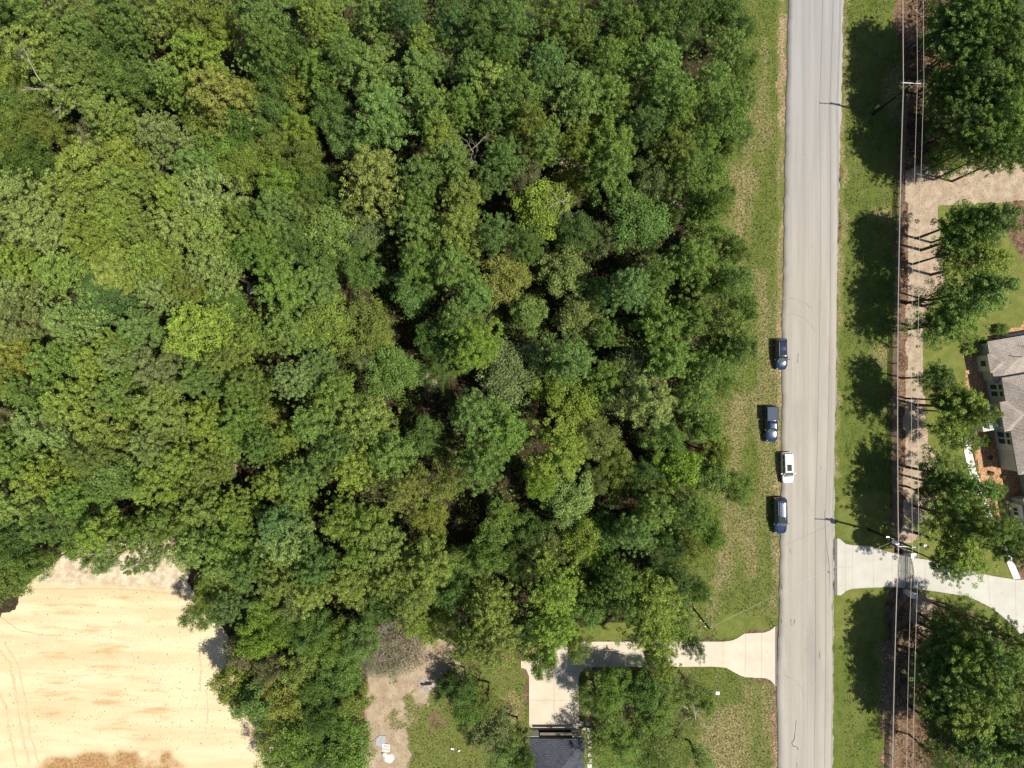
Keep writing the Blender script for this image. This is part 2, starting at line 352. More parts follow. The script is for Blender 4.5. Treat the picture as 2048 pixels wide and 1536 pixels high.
def build_ground():
    st = 0.4
    xs = np.arange(-92, 92 + st, st); ys = np.arange(-70, 70 + st, st)
    xs = np.concatenate([[-3000, -900, -300, -140, -110], xs, [110, 140, 300, 900, 3000]])
    ys = np.concatenate([[-3000, -900, -300, -120, -85], ys, [85, 120, 300, 900, 3000]])
    X, Y = np.meshgrid(xs, ys); nx, ny = len(xs), len(ys)
    PX = 1024 + X * PPM; PY = 768 - Y * PPM
    WX = PX + (fbm(X, Y, 3.0, 4, 1) - 0.5) * 34; WY = PY + (fbm(X, Y, 3.0, 4, 2) - 0.5) * 34
    TX = PX + (fbm(X, Y, 2.0, 3, 1) - 0.5) * 9; TY = PY + (fbm(X, Y, 2.0, 3, 2) - 0.5) * 9
    def blur(a, n=1):
        a = a.astype(float)
        for _ in range(n):
            p = np.pad(a, 1, mode='edge'); a = (p[1:-1, 1:-1] * 4 + p[:-2, 1:-1] + p[2:, 1:-1] + p[1:-1, :-2] + p[1:-1, 2:]) / 8
        return a
    w = lambda poly, b=2: blur(inside(WX, WY, poly), b)
    tt = lambda poly, b=1: blur(inside(TX, TY, poly), b)
    ex = lambda poly: blur(inside(PX, PY, poly), 0)
    mx = np.maximum
    lawn = mx(tt(LAWN_R[0], 0), ex(LAWN_R[1]))
    lush = mx(lawn, mx(mx(w(LAWN_Z[0], 3), w(LAWN_Z[1], 3)), w(LAWN_Z[2], 4) * 0.7))
    lush = mx(lush, mx(w(STRIP_G, 2), w(YARD_G, 4) * 0.35))
    grass = mx(mx(w(VERGE_L), w(VERGE_R)), mx(lawn, mx(w(YARD_G, 14), mx(w(SIDE_G, 1), w(STRIP_G)))))
    grass = np.clip(grass - 0.85 * w(BARE_UND[0], 3), 0, 1)
    dry = np.zeros_like(X)
    for d in DRYS: dry = mx(dry, w(d, 14) * 0.62)
    dry = mx(dry, mx(w(SHOULD_L, 3) * (0.35 + 0.9 * fbm(X, Y, 4, 4, 77)), mx(w(SHOULD_L2, 2) * 0.7, w(SHOULD_R, 2) * 0.62)))
    dry = mx(dry, w(YARD_TAN2, 5) * 0.6)
    inV = mx(mx(w(VERGE_L, 3), w(VERGE_R, 3)), w(SIDE_G, 3))
    dry = mx(dry, inV * np.where(PX > 1640, .55, 1) * (0.20 + 0.34 * np.clip((fbm(X * 2.4, Y * 0.55, 6, 4, 5) - 0.40) * 4, 0, 1)) * (1 - 0.8 * lush))
    yard = w(W('725,1290 925,1290 1058,1320 1058,1600 700,1600'), 6); yn = np.clip((fbm(X, Y, 4.5, 5, 61) - .47) * 7, -1, 1)
    grass = np.clip(grass + yard * yn * .55, 0, 1); dry = mx(dry, yard * .30)
    sand = blur(inside(PX + (WX - PX) * 1.15 + (fbm(X, Y, 0.9, 2, 44) - .5) * 9, PY + (WY - PY) * 1.15 + (fbm(X, Y, 0.9, 2, 45) - .5) * 9, SAND), 1)
    path = mx(tt(PATH_R, 1), mx(w(YARD_TAN, 8), mx(w(TANR, 3), w(TANR2, 3))))
    dry = mx(dry, w(YARD_TAN, 3) * 0.45)
    mul = tt(MULCH, 0) * (1 - lawn)
    # little bare clearings inside the wood
    for (cx, cy, r) in ((465, 945, 16), (865, 765, 16), (330, 1100, 20), (662, 1232, 14), (1140, 320, 16), (985, 635, 16), (505, 577, 9), (1360, 420, 18), (880, 1300, 16)):
        path = mx(path, np.clip(1.6 - np.hypot(WX - cx, WY - cy) / r, 0, 1))
    zz = (fbm(X, Y, 5, 3, 9) - 0.5) * 0.05
    und = np.clip((fbm(X, Y, 9, 3, 12) - 0.42) * 3, 0, 1)
    zz = zz - 0.06
    bank = w(BANKP, 4) * np.clip((fbm(X, Y, 3, 4, 51) - .25) * 3, 0, 1)
    V = np.stack([X, Y, zz], -1).reshape(-1, 3)
    a = np.stack([grass, dry, sand, np.ones_like(X)], -1).reshape(-1, 4)
    b = np.stack([path, mul, np.clip(lush, 0, 1), np.ones_like(X)], -1).reshape(-1, 4)
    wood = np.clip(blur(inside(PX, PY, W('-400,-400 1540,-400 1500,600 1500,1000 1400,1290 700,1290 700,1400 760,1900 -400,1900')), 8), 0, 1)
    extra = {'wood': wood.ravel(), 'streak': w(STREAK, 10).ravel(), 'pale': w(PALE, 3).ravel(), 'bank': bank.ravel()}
    i = np.arange(nx * ny).reshape(ny, nx)
    F = np.stack([i[:-1, :-1], i[:-1, 1:], i[1:, 1:], i[1:, :-1]], -1).reshape(-1, 4)
    fm = lambda m: m.ravel()[F].mean(1)
    cls = np.zeros(len(F), int)
    cls[fm(grass) > 0.5] = 1; cls[(fm(path) > 0.5) & (fm(grass) <= 0.5)] = 2
    cls[fm(mul) > 0.5] = 3; cls[fm(sand) > 0.5] = 4
    for k, nm in enumerate(('ground', 'grass', 'dirt_path', 'mulch_bed', 'sand_lot')):
        f = F[cls == k]; u, inv = np.unique(f, return_inverse=True); f = inv.reshape(f.shape)
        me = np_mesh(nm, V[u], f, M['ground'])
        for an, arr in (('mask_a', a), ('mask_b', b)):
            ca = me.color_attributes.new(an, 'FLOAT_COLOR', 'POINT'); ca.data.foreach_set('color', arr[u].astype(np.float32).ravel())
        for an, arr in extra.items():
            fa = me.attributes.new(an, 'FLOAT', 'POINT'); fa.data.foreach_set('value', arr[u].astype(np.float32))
        tag(link(nm, me), kind='structure')
    # surface for tuft placement
    return dict(xs=xs, ys=ys, grass=grass, dry=dry, sand=sand, path=path, lush=lush, mul=mul)
GM = build_ground()

# ---------------------------------------------------------------- road, driveways, walks
def P(px, py): v = at(px, py); return (v.x, v.y)
def lerp_poly(l, y):
    for (x0, y0), (x1, y1) in zip(l, l[1:]):
        if y0 <= y <= y1: return x0 + (x1 - x0) * (y - y0) / (y1 - y0)
    return l[-1][0]
RL = [(1580, -1500), (1576.5, 0), (1572, 200), (1568, 450), (1565, 620), (1562.5, 1000), (1557, 1250), (1553, 1380), (1556, 1536), (1556, 3000)]
RR = [(1692, -1500), (1686.5, 0), (1684, 160), (1679, 330), (1675, 516), (1672, 800), (1669, 950), (1668, 1100), (1667, 1300), (1666, 1536), (1665, 3000)]
def build_road():
    m = MB(); rows = []
    y = -1400.0
    while y <= 2900:
        j = lambda s: (vnoise(np.array([y * 1.0]), np.array([s]), 14.0, s)[0] - 0.5) * 3.2 + (vnoise(np.array([y * 1.0]), np.array([s]), 4.0, s + 3)[0] - 0.5) * 1.6
        x0 = lerp_poly(RL, y) + j(1) * 0.8; x1 = lerp_poly(RR, y) + j(2) * 1.3
        rows.append((y, x0, x1)); y += 3.0 if -40 < y < 1580 else 40.0
    vs = []; fs = []; K = 10
    for (y, x0, x1) in rows:
        for k in range(K + 1):
            u = k / K; X, Y = P(x0 + (x1 - x0) * u, y); vs.append((X, Y, 0.035 + 0.05 * (1 - (2 * u - 1) ** 2)))
    for r in range(len(rows) - 1):
        for k in range(K):
            i = r * (K + 1) + k; fs.append((i, i + K + 1, i + K + 2, i + 1))
    n = len(vs)
    for side in (0, K):     # the broken asphalt edge drops to the verge
        b = len(vs)
        for r in range(len(rows)):
            v = vs[r * (K + 1) + side]; vs.append((v[0], v[1], -0.06))
        for r in range(len(rows) - 1):
            i = r * (K + 1) + side; fs.append((i, b + r, b + r + 1, i + K + 1) if side == 0 else (i, i + K + 1, b + r + 1, b + r))
    m.add(vs, fs); tag(m.build('road', M['road'], smooth=True), kind='structure')
build_road()
def slab(name, pts, mat, z=0.06, kind='structure', z0=-0.08):
    m = MB().poly([P(*p) for p in pts], z0, z); return tag(m.build(name, mat), kind=kind)
def strip(name, pts, w, mat, z, wob=0.0):
    """flat ribbon along photo points, w metres wide"""
    v = []; P3 = [Vector((*P(*p), z)) for p in pts]
    for i, p in enumerate(P3):
        d = (P3[min(i + 1, len(P3) - 1)] - P3[max(i - 1, 0)]).normalized(); nrm = Vector((-d.y, d.x, 0)) * (w / 2 * (1 + wob * rnd.uniform(-1, 1)))
        v += [p + nrm, p - nrm]
    return MB().add(v, [(2 * i, 2 * i + 1, 2 * i + 3, 2 * i + 2) for i in range(len(P3) - 1)])
DW_R = W('1674,1076 1680,1078 1686,1084 1692,1088 1706,1090.5 1737,1092 1752,1096 1771,1102 1815,1114 1867,1121 1942,1142 1985,1152 2030,1159 2120,1160 2120,1345 2048,1277 2030,1256 2011,1238 1994,1224 1976,1212 1952,1200 1925,1191 1874,1183 1829,1177 1785,1174 1740,1175 1706,1177 1698,1179 1691,1182 1686,1187 1681,1190.5 1674,1190')
DW_L = W('1550,1251 1545,1257 1539,1261 1528,1265 1507,1266 1488,1267 1473,1277 1462,1281 1446,1283 1125,1283 1110,1295 1085,1310 1074,1321 1042,1321 1042,1335 1052,1338 1058,1352 1058,1459 1158,1459 1157,1356 1160,1346 1169,1337 1183,1334 1428,1333 1452,1335 1473,1347 1482,1351 1490,1354 1531,1356 1540,1360 1546,1366 1550,1372')
slab('driveway', DW_R, M['concrete_new'], 0.07)
slab('driveway', DW_L, M['concrete'], 0.07)
slab('gutter', W('1668.5,1077 1673.6,1077 1673.6,1189 1668.5,1189'), M['kerb_asphalt'], 0.045)
slab('gutter', W('1550.4,1251 1553.5,1251 1553.5,1373 1550.4,1373'), M['kerb_asphalt'], 0.045)
SW = [(1955, 850, 14), (1936, 868, 15), (1936, 905, 15), (1944, 940, 15), (1957, 975, 15), (1970, 1010, 14), (1985, 1043, 14), (2002, 1080, 14), (2020, 1125, 14), (2034, 1158, 14)]
slab('sidewalk', [(x - w / 2, y) for x, y, w in SW] + [(x + w / 2, y - 1) for x, y, w in SW[::-1]], M['walk'], 0.058)
j = MB()
for a, b in (((1746, 1094), (1746, 1175)), ((1784, 1106), (1784, 1174)), ((1850, 1119), (1850, 1180)), ((1905, 1131), (1908, 1187)), ((1975, 1149), (1980, 1215)),
             ((2030, 1159), (2032, 1258)), ((1705, 1090), (1705, 1177)), ((1690, 1088), (1690, 1182)), ((1675, 1134), (1706, 1134))):
    s = strip('j', [a, b], 0.045, None, 0.0735); j.add(s.v, s.f)
for a, b in (((1446, 1283), (1446, 1334)), ((1491, 1267), (1490, 1354)), ((1523, 1266), (1523, 1356)), ((1400, 1283), (1400, 1333)), ((1340, 1283), (1340, 1333)),
             ((1280, 1283), (1280, 1334)), ((1222, 1283), (1222, 1334)), ((1165, 1283), (1166, 1339)), ((1058, 1342), (1160, 1343)), ((1108, 1323), (1108, 1459)),
             ((1058, 1400), (1157, 1400)), ((1108, 1283), (1108, 1323))):
    s = strip('j', [a, b], 0.05, None, 0.0735); j.add(s.v, s.f)
tag(j.build('driveway_joints', M['joint']), kind='structure')
j = MB()
for l, w in ((W('1592,1440 1590,1460 1588,1478 1583,1486 1586,1492 1593,1493 1596,1499'), 0.10), (W('1582,1238 1581,1246 1584,1252'), 0.08), (W('1589,1238 1587,1249'), 0.08), (W('1562,1238 1563,1246'), 0.08),
             (W('1640,1302 1638,1312 1640,1316'), 0.08), (W('1596,706 1595,716 1595,726'), 0.10), (W('1656,1140 1656,1145 1661,1145'), 0.10), (W('1664,1208 1664,1220'), 0.10),
             (W('1563,1168 1564,1178'), 0.08), (W('1579,1098 1581,1105'), 0.06), (W('1648,1020 1652,1080 1658,1130 1660,1190'), 0.03), (W('1593,1524 1594,1536'), 0.06)):
    s = strip('t', l, w, None, 0.0905 if l[0][0] > 1575 else 0.08, 0.5); j.add(s.v, s.f)
for v in range(len(j.v)): j.v[v] = (j.v[v][0], j.v[v][1], 0.0925)
tag(j.build('tar_cracks', M['tar']), kind='structure')
j = MB()
for l, w in ((W('1564,598 1580,596 1596,600 1612,608 1624,618'), 0.12), (W('1565,633 1585,628 1604,634 1618,646 1628,660'), 0.12), (W('1570,1351 1590,1360 1603,1376 1608,1396'), 0.10),
             (W('1614,1250 1614,1400 1615,1536'), 0.06), (W('1620,0 1618,300 1616,700 1615,1000 1614,1250'), 0.05)):
    s = strip('t', l, w, None, 0.0885, 0.3); j.add(s.v, s.f)
for v in range(len(j.v)): j.v[v] = (j.v[v][0], j.v[v][1], 0.0895)
tag(j.build('tyre_marks', M['tyremark']), kind='structure')

M['rut'] = simple('rutted_sand', (0.56, 0.43, 0.25), .95, var=.22, scale=6)
j = MB()
for l, w in ((W('-10,1290 20,1330 34,1400 42,1460 60,1540'), .30), (W('8,1285 36,1330 50,1400 60,1470 82,1540'), .26), (W('-10,1370 12,1420 22,1480 34,1540'), .28), (W('0,1235 40,1262 90,1272 130,1270'), .14),
             (W('398,1290 402,1340 400,1390'), .22), (W('412,1380 416,1420 414,1450'), .2), (W('70,1180 200,1178 330,1186 388,1196'), .22)):
    q = []
    for (a, b), (c, d) in zip(l, l[1:]):
        for i in range(8): u = i / 8; q.append((a + (c - a) * u + rnd.uniform(-1.2, 1.2), b + (d - b) * u + rnd.uniform(-1.2, 1.2)))
    s = strip('r', q, w, None, 0.0, .8); j.add(s.v, s.f)
tag(j.build('sand_ruts', M['rut']), kind='structure')

# ---------------------------------------------------------------- houses
def hip(m, x0, x1, y0, y1, z, pitch, axis, ov=0.4, th=0.18):
    """hip roof over the rectangle, ridge along axis; closed underneath"""
    x0 -= ov; x1 += ov; y0 -= ov; y1 += ov; w = (y1 - y0) / 2 if axis == 'x' else (x1 - x0) / 2; h = w * pitch
    if axis == 'x': ra = (x0 + w, (y0 + y1) / 2, z + h); rb = (x1 - w, (y0 + y1) / 2, z + h)
    else: ra = ((x0 + x1) / 2, y0 + w, z + h); rb = ((x0 + x1) / 2, y1 - w, z + h)
    c = [(x0, y0, z), (x1, y0, z), (x1, y1, z), (x0, y1, z)]
    vs = c + [ra, rb]
    fs = [(0, 1, 5, 4), (1, 2, 5), (2, 3, 4, 5), (3, 0, 4)] if axis == 'x' else [(0, 1, 4), (1, 2, 5, 4), (2, 3, 5), (3, 0, 4, 5)]
    return m.add(vs, fs)
def fascia(m, x0, x1, y0, y1, z, ov=0.4, th=0.16):
    o = ov - 0.02
    m.box(x0 - o, x1 + o, y0 - o, y1 + o, z - th, z - 0.004); return m
H = empty('house', at(1952, 690), R_(9.7), 'pale stucco house with brown hipped shingle roofs at the right edge of the photo', 'house')
# local axes: x = into the house (t), y = -(distance s along the front)
blocks = [(0.0, 5.8, 0.25, 13, 3.0, 'x', 0.40), (5.8, 20.2, 0.62, 16, 4.3, 'y', 0.55), (9.4, 13.3, -0.35, 8, 4.3, 'x', 0.45), (17.2, 20.4, 2.7, 9, 4.3, 'x', 0.5), (20.4, 24.9, 3.3, 14, 4.3, 'y', 0.5), (24.9, 33.0, 1.4, 12, 3.3, 'x', 0.5)]
for (s0, s1, t0, t1, z, ax, pit) in blocks:
    wt = 0.0
    ov = 0.4
    i = blocks.index((s0, s1, t0, t1, z, ax, pit)); e = i * 0.013
    MB().box(t0, t1 - e, -s1 + e, -s0 - e, -0.05, z - 0.2).build('wall', M['stucco'], H)
    hip(MB(), t0, t1 - e, -s1 + e, -s0 - e, z + e, pit, ax, ov).build('roof', M['shingle'], H)
    fascia(MB(), t0, t1 - e, -s1 + e, -s0 - e, z + e, ov).build('fascia', M['fascia'], H)
MB().box(-0.3, 0.5, -4.3, -1.75, -0.05, 2.72).build('bay_wall', M['trim'], H)
rb = MB(); hip(rb, -0.3, 3.2, -4.3, -1.75, 3.06, 0.5, 'x', 0.22); rb.build('bay_roof', M['shingle'], H)
MB().box(0.52, 0.75, -17.0, -13.4, -0.04, 4.0).build('wall', M['trim'], H)
# entry porch
MB().box(-2.6, 0.5, -13.5, -12.7, -0.05, 2.2).build('porch_wall', M['stucco'], H)
MB().box(-1.6, 0.3, -12.7, -9.9, -0.05, 0.16).build('porch_floor', M['slab'], H)
for yy in (-9.75, -12.9): MB().box(-1.95, -1.6, yy - 0.18, yy + 0.18, -0.04, 2.75).build('porch_post', M['trim'], H)
MB().box(-2.0, -0.33, -13.12, -9.55, 2.76, 2.95).build('porch_roof', M['slab'], H)
def window(parent, t, s0, s1, z0, z1, mull=0):
    fr = MB()
    for (a, b, c, d) in ((s0 - .09, s1 + .09, z0 - .09, z0), (s0 - .09, s1 + .09, z1, z1 + .09), (s0 - .09, s0, z0, z1), (s1, s1 + .09, z0, z1)): fr.box(t - .07, t + .02, -b, -a, c, d)
    f = fr.build('window', M['trim'], parent)
    k = mull + 1
    for i in range(k):
        a = s0 + (s1 - s0) * i / k + (0.05 if i else 0); b = s0 + (s1 - s0) * (i + 1) / k - (0.05 if i < k - 1 else 0)
        MB().box(t - .03, t + .01, -b, -a, z0, z1).build('pane', M['win_glass'], f)
    if mull:
        mm = MB()
        for i in range(1, k): y = -(s0 + (s1 - s0) * i / k); mm.box(t - .06, t + .02, y - .05, y + .05, z0, z1)
        mm.build('mullion', M['trim'], f)
window(H, -0.30, 2.55, 3.45, 0.9, 2.1)
window(H, 0.62, 6.5, 7.3, 0.8, 2.3); window(H, 0.62, 7.6, 8.4, 0.8, 2.3); window(H, 0.62, 6.5, 7.3, 2.75, 3.5); window(H, 0.62, 7.6, 8.4, 2.75, 3.5)
window(H, 0.52, 14.1, 14.9, 0.8, 2.3); window(H, 0.52, 15.15, 15.95, 0.8, 2.3); window(H, 0.52, 14.1, 14.9, 2.75, 3.5); window(H, 0.52, 15.15, 15.95, 2.75, 3.5)
window(H, 2.70, 18.0, 18.7, 1.3, 2.1)
MB().box(0.9, 1.5, -27.9, -25.7, -0.04, 2.95).build('bay_wall', M['trim'], H)
window(H, 0.90, 26.3, 27.5, 0.9, 1.9, 1)
for (t, s) in ((3, 2.6), (5, 1.4), (6, 4.2)): MB().tube((t, -s, 3.4), (t, -s, 5.4), 0.06, n=8).build('vent_pipe', M['plastic'], H)
MB().box(3.2, 8, 0.8, 0.45, -0.03, 0.85).build('ac_wall', M['stucco'], H)
# the garage at the bottom of the frame
G = empty('garage', at(1108, 1460), 0, 'dark slate roofed garage end at the foot of the cream driveway', 'garage')
gy = 0.0
gx0, gx1 = -4.25, 4.25
MB().box(gx0, gx1, -16, -0.30, -0.05, 2.62).build('wall', M['slab'], G)
for xx in ((gx0, gx0 + 1.75), (gx1 - 1.5, gx1)): MB().box(xx[0], xx[1], -0.297, 0.12, -0.05, 2.30).build('pilaster', M['trim'], G)
MB().box(gx0 + 1.75, gx1 - 1.5, -0.297, -0.24, -0.05, 2.15).build('garage_door', M['plastic'], G)
MB().box(gx0 + 1.9, gx1 - 0.2, 0.22, 0.62, 2.0, 2.16).build('canopy', M['fascia'], G)
hip(MB(), gx0, gx1, -16, -0.35, 2.80, 0.5, 'y', 0.35).build('roof', M['shingle_dark'], G)
fascia(MB(), gx0, gx1, -16, -0.35, 2.80, 0.35).build('fascia', M['fascia'], G)
# stepping stones beside the garage
for i, (px, py, s) in enumerate([(1163, 1447, 8), (1175, 1447, 8), (1178, 1460, 8), (1179, 1473, 8), (1179, 1485, 8), (1180, 1497, 8), (1180, 1509, 8), (1180, 1521, 8), (1179, 1533, 9), (1168, 1458, 6)]):
    m = MB(); c = at(px, py); h = s / 25; m.cbox(c.x - h, c.x + h, c.y - h, c.y + h, -0.06, 0.05, 0.01)
    tag(m.build('paver', M['paver']), 'square pale paver beside the garage, ' + ['top left of the cluster', 'top right of the cluster', 'second from the top of the row', 'third from the top of the row', 'fourth from the top of the row', 'fifth from the top of the row', 'third from the bottom of the row', 'second from the bottom of the row', 'lowest of the row', 'lower left of the cluster'][i], 'paver', 'stepping pavers beside the dark garage roof')

# ---------------------------------------------------------------- utility line
def insulator(parent, x, y, z, h=0.32):
    m = MB(); m.tube((x, y, z), (x, y, z + h), 0.035, n=6)
    for k in range(3): m.tube((x, y, z + 0.06 + k * 0.08), (x, y, z + 0.1 + k * 0.08), 0.10, 0.06, n=8)
    return m.build('insulator', M['insul'], parent)
PZ = 12.1
B1 = at(1746, 228); B2 = at(1737, 1059)
def pole(base, label, tr=False):
    e = empty('utility_pole', base, R_(-3), label, 'utility pole', 'power line poles beside the ranch fence')
    m = MB()
    for k in range(8): m.tube((0, 0, -0.3 + (PZ + .35) * k / 8), (0, 0, -0.3 + (PZ + .35) * (k + 1) / 8), 0.19 - 0.009 * k, 0.19 - 0.009 * (k + 1), 10)
    m.build('pole_shaft', M['pole'], e, smooth=True)
    x = MB().box(-1.98, 1.22, -0.14, -0.02, PZ - 0.42, PZ - 0.28); x.build('crossarm', M['xarm'], e)
    b = MB(); b.tube((-0.9, -0.05, PZ - 0.45), (0, -0.17, PZ - 1.2), 0.025); b.tube((0.9, -0.05, PZ - 0.45), (0, -0.17, PZ - 1.2), 0.025); b.build('brace', M['steel'], e)
    for xx in (-1.85, 0.0, 1.1): insulator(e, xx, -0.08 if xx else 0.0, PZ - 0.28 if xx else PZ + 0.05)
    n = MB(); n.tube((-0.15, 0, 9.6), (-0.45, 0, 9.62), 0.03); n.tube((-0.45, 0, 9.55), (-0.45, 0, 9.72), 0.06); n.build('neutral_bracket', M['steel'], e)
    if tr:
        t = MB(); t.tube((-0.55, -0.1, 8.5), (-0.55, -0.1, 9.5), 0.30, n=14); t.tube((-0.55, -0.1, 9.5), (-0.55, -0.1, 9.6), 0.31, 0.2, n=14)
        tr_ = t.build('transformer', M['white'], e); MB().tube((-0.55, -0.1, 9.6), (-0.55, -0.1, 9.95), 0.06, n=8).build('bushing', M['insul'], tr_)
        l = MB(); l.tube((0, 0.1, 8.0), (-1.2, 0.5, 8.3), 0.03); l.box(-1.55, -1.15, 0.42, 0.6, 8.24, 8.34); l.build('street_light', M['steel'], e)
    return e
pole(B1, 'tall dark pole with a pale crossarm, shadow reaching over the road near the top')
pole(B2, 'dark pole with white transformer cans beside the gated concrete driveway', True)
def wire_pts(a, b, sag, n=22):
    return [a.lerp(b, i / n) - Vector((0, 0, sag * 4 * (i / n) * (1 - i / n))) for i in range(n + 1)]
B0 = B1 + (B1 - B2) * 1.0 + Vector((0.2, 0, 0)); B3 = B2 + (B2 - B1) + Vector((-0.2, 0, 0))
LW = 0.020
for nm, dx, z, lab in (('w', -1.85, PZ + 0.06, 'leftmost long bare power line of the upper three beside the fence'), ('c', 0.0, PZ + 0.38, 'middle long bare power line of the upper three'),
                  ('e', 1.1, PZ + 0.06, 'rightmost long bare power line of the upper three'), ('n', -0.45, 9.72, 'thinner low neutral wire under the three power lines')):
    m = MB()
    for a, b in ((B0, B1), (B1, B2), (B2, B3)):
        pts = wire_pts(Vector((a.x + dx, a.y, z)), Vector((b.x + dx, b.y, z)), 0.75)
        m.path(pts, [LW if nm != 'n' else 0.02] * len(pts), 5)
    tag(m.build('power_line', M['wire']), lab, 'power line', 'wires strung along the road')
# pole in the left verge, seen lying away from the camera
e = empty('utility_pole', at(1384, 1214), R_(20), 'dark leaning looking pole with white brackets in the grass north of the cream driveway', 'utility pole')
m = MB()
for k in range(6): m.tube((0, 0, -0.3 + 1.75 * k), (0, 0, -0.3 + 1.75 * (k + 1)), 0.17 - 0.01 * k, 0.17 - 0.01 * (k + 1), 10)
m.build('pole_shaft', M['pole'], e, smooth=True)
for z in (2.2, 6.0, 8.6): MB().box(-0.34, -0.14, -0.08, 0.08, z, z + 0.2).build('bracket_box', M['white'], e)
MB().tube((-0.1, 0, 9.9), (0.7, 0.5, 10.1), 0.03).build('bracket_arm', M['steel'], e)
p3 = at(1384, 1214) + Vector((0, 0, 9.9)); p2 = B2 + Vector((-0.5, 0, 8.4))
pts = wire_pts(p2, p3, 0.5, 24); m = MB(); m.path(pts, [0.012] * len(pts), 5)
tag(m.build('power_line', M['wire']), 'thin service drop wire slanting across the road to the left verge pole', 'power line', 'wires strung along the road')

# ---------------------------------------------------------------- ranch fence, gate and columns
def fence(pts, label, post_gap=2.45, rails=5, h=1.42):
    e = empty('ranch_fence', (0, 0, 0), 0, label, 'fence', 'dark rail fences along the right verge')
    P3 = [Vector((*P(*p), 0)) for p in pts]; rz = [0.14 + (h - 0.22) * k / (rails - 1) for k in range(rails)]
    ms = [MB() for _ in rz]; n = 0
    for a, b in zip(P3, P3[1:]):
        L = (b - a).length; k = max(1, round(L / post_gap)); d = (b - a).normalized(); q = Vector((-d.y, d.x, 0))
        M4 = Matrix(((d.x, q.x, 0, a.x), (d.y, q.y, 0, a.y), (0, 0, 1, 0), (0, 0, 0, 1)))
        for i in range(k + (1 if b is P3[-1] else 0)):
            m = MB(); dx = L * i / k + rnd.uniform(-.05, .05); m.box(dx - .065, dx + .065, -.065, .065, -0.2, h + rnd.uniform(-.03, .04), M4); m.build('post', M['fence'], e)
            if i < k:
                for r, z in enumerate(rz):
                    z2 = z + rnd.uniform(-.015, .015); ms[r].box(dx - .02, L * (i + 1) / k + .02, -.12, -.065, z2 - .055, z2 + .055, M4)
    for m in ms: m.build('rail', M['fence'], e)
    return e
fence([(1807, 207), (1800, 330), (1793, 500), (1786, 760), (1785, 900), (1787, 1072)], 'long dark brown rail fence between the right verge and the sandy path')
fence([(1807, 207), (1818, 208)], 'short return of rail fence at the shaded top end of the long fence', 1.0)
fence([(1787, 1074), (1806, 1102)], 'short diagonal rail fence joining the transformer pole to the upper gate column', 1.2)
fence([(1808, 1187), (1786, 1213)], 'short diagonal rail fence below the lower gate column', 1.0)
fence([(1786, 1215), (1783, 1340), (1781, 1450), (1780, 1600)], 'dark rail fence running below the driveway to the bottom of the photo')
for (px, py, lb) in ((1811, 1105, 'square pale stone gate column on the upper side of the concrete driveway'), (1811, 1183, 'square pale stone gate column on the lower side of the concrete driveway')):
    c = at(px, py); e = empty('gate_column', c, R_(0), lb, 'gate column', 'stone columns either side of the gate')
    MB().box(-.36, .36, -.36, .36, -.1, 2.2).build('shaft', M['stone'], e); MB().cbox(-.43, .43, -.43, .43, 2.203, 2.36, .05).build('cap', M['white'], e)
    MB().box(-.42, .42, -.42, .42, -.1, 0.22).build('plinth', M['stone'], e)
ga = at(1811, 1109.5); gb = at(1811, 1178.5)
e = empty('iron_gate', (ga + gb) / 2, R_(-90), 'wide arched wrought iron double gate across the concrete driveway', 'gate')
Lg = (ga - gb).length - 0.5
for side in (-1, 1):
    m = MB(); f = lambda x: 1.75 + 0.62 * math.cos(x / (Lg / 2) * math.pi / 2)      # arched top
    n = 14; prev = None
    for k in range(n + 1):
        x = side * (0.03 + (Lg / 2 - 0.05) * k / n); zt = f(x)
        m.tube((x, 0, 0.12), (x, 0, zt), 0.030, n=4)
        if prev is not None:
            for z0, z1 in ((prev[1], zt), (prev[1] - .28, zt - .28), (0.16, 0.16), (0.62, 0.62)): m.tube((prev[0], 0, z0), (x, 0, z1), 0.040, n=4)
            cx = (x + prev[0]) / 2       # scrolls between the bars
            for zc in (0.40, 1.05, 1.45):
                pr = None
                for a in range(9):
                    q = (cx + 0.10 * math.cos(a * math.pi / 4), 0, zc + 0.14 * math.sin(a * math.pi / 4))
                    if pr: m.tube(pr, q, 0.024, n=3, caps=False)
                    pr = q
        prev = (x, zt)
    m.build('gate_leaf', M['iron'], e)
m = MB().box(-.25, .25, -.2, .2, -.05, .7); c = at(1846, 1090); o = m.build('gate_opener', M['white']); o.location = c; tag(o, 'small white gate operator box on the lawn right of the transformer pole', 'box')
# ---------------------------------------------------------------- vehicles (nose towards -y)
def loft(st, mat, name, parent, sub=1):
    """body shell from stations (y, half width, top z, sill z)"""
    v = []; f = []; K = 15
    for (y, hw, zt, zl) in st:
        half = [(0, zt + .035), (hw * .45, zt + .028), (hw * .80, zt), (hw * .95, zt - .07), (hw, zt - .22), (hw * 1.0, (zt + zl) / 2), (hw * .965, zl + .05), (hw * .80, zl)]
        ring = [(x, y, z) for x, z in half] + [(-x, y, z) for x, z in half[:0:-1]]
        v += ring
    K = 15
    for i in range(len(st) - 1):
        for k in range(K): a = i * K + k; b = i * K + (k + 1) % K; f.append((a, b, b + K, a + K))
    f.append(tuple(range(K - 1, -1, -1))); f.append(tuple((len(st) - 1) * K + k for k in range(K)))
    m = MB().add(v, f); o = m.build(name, mat, parent, True)
    if sub: s = o.modifiers.new('sub', 'SUBSURF'); s.levels = sub; s.render_levels = sub + 1
    return o
def lerp(a, b, t): return tuple(x + (y - x) * t for x, y in zip(a, b))
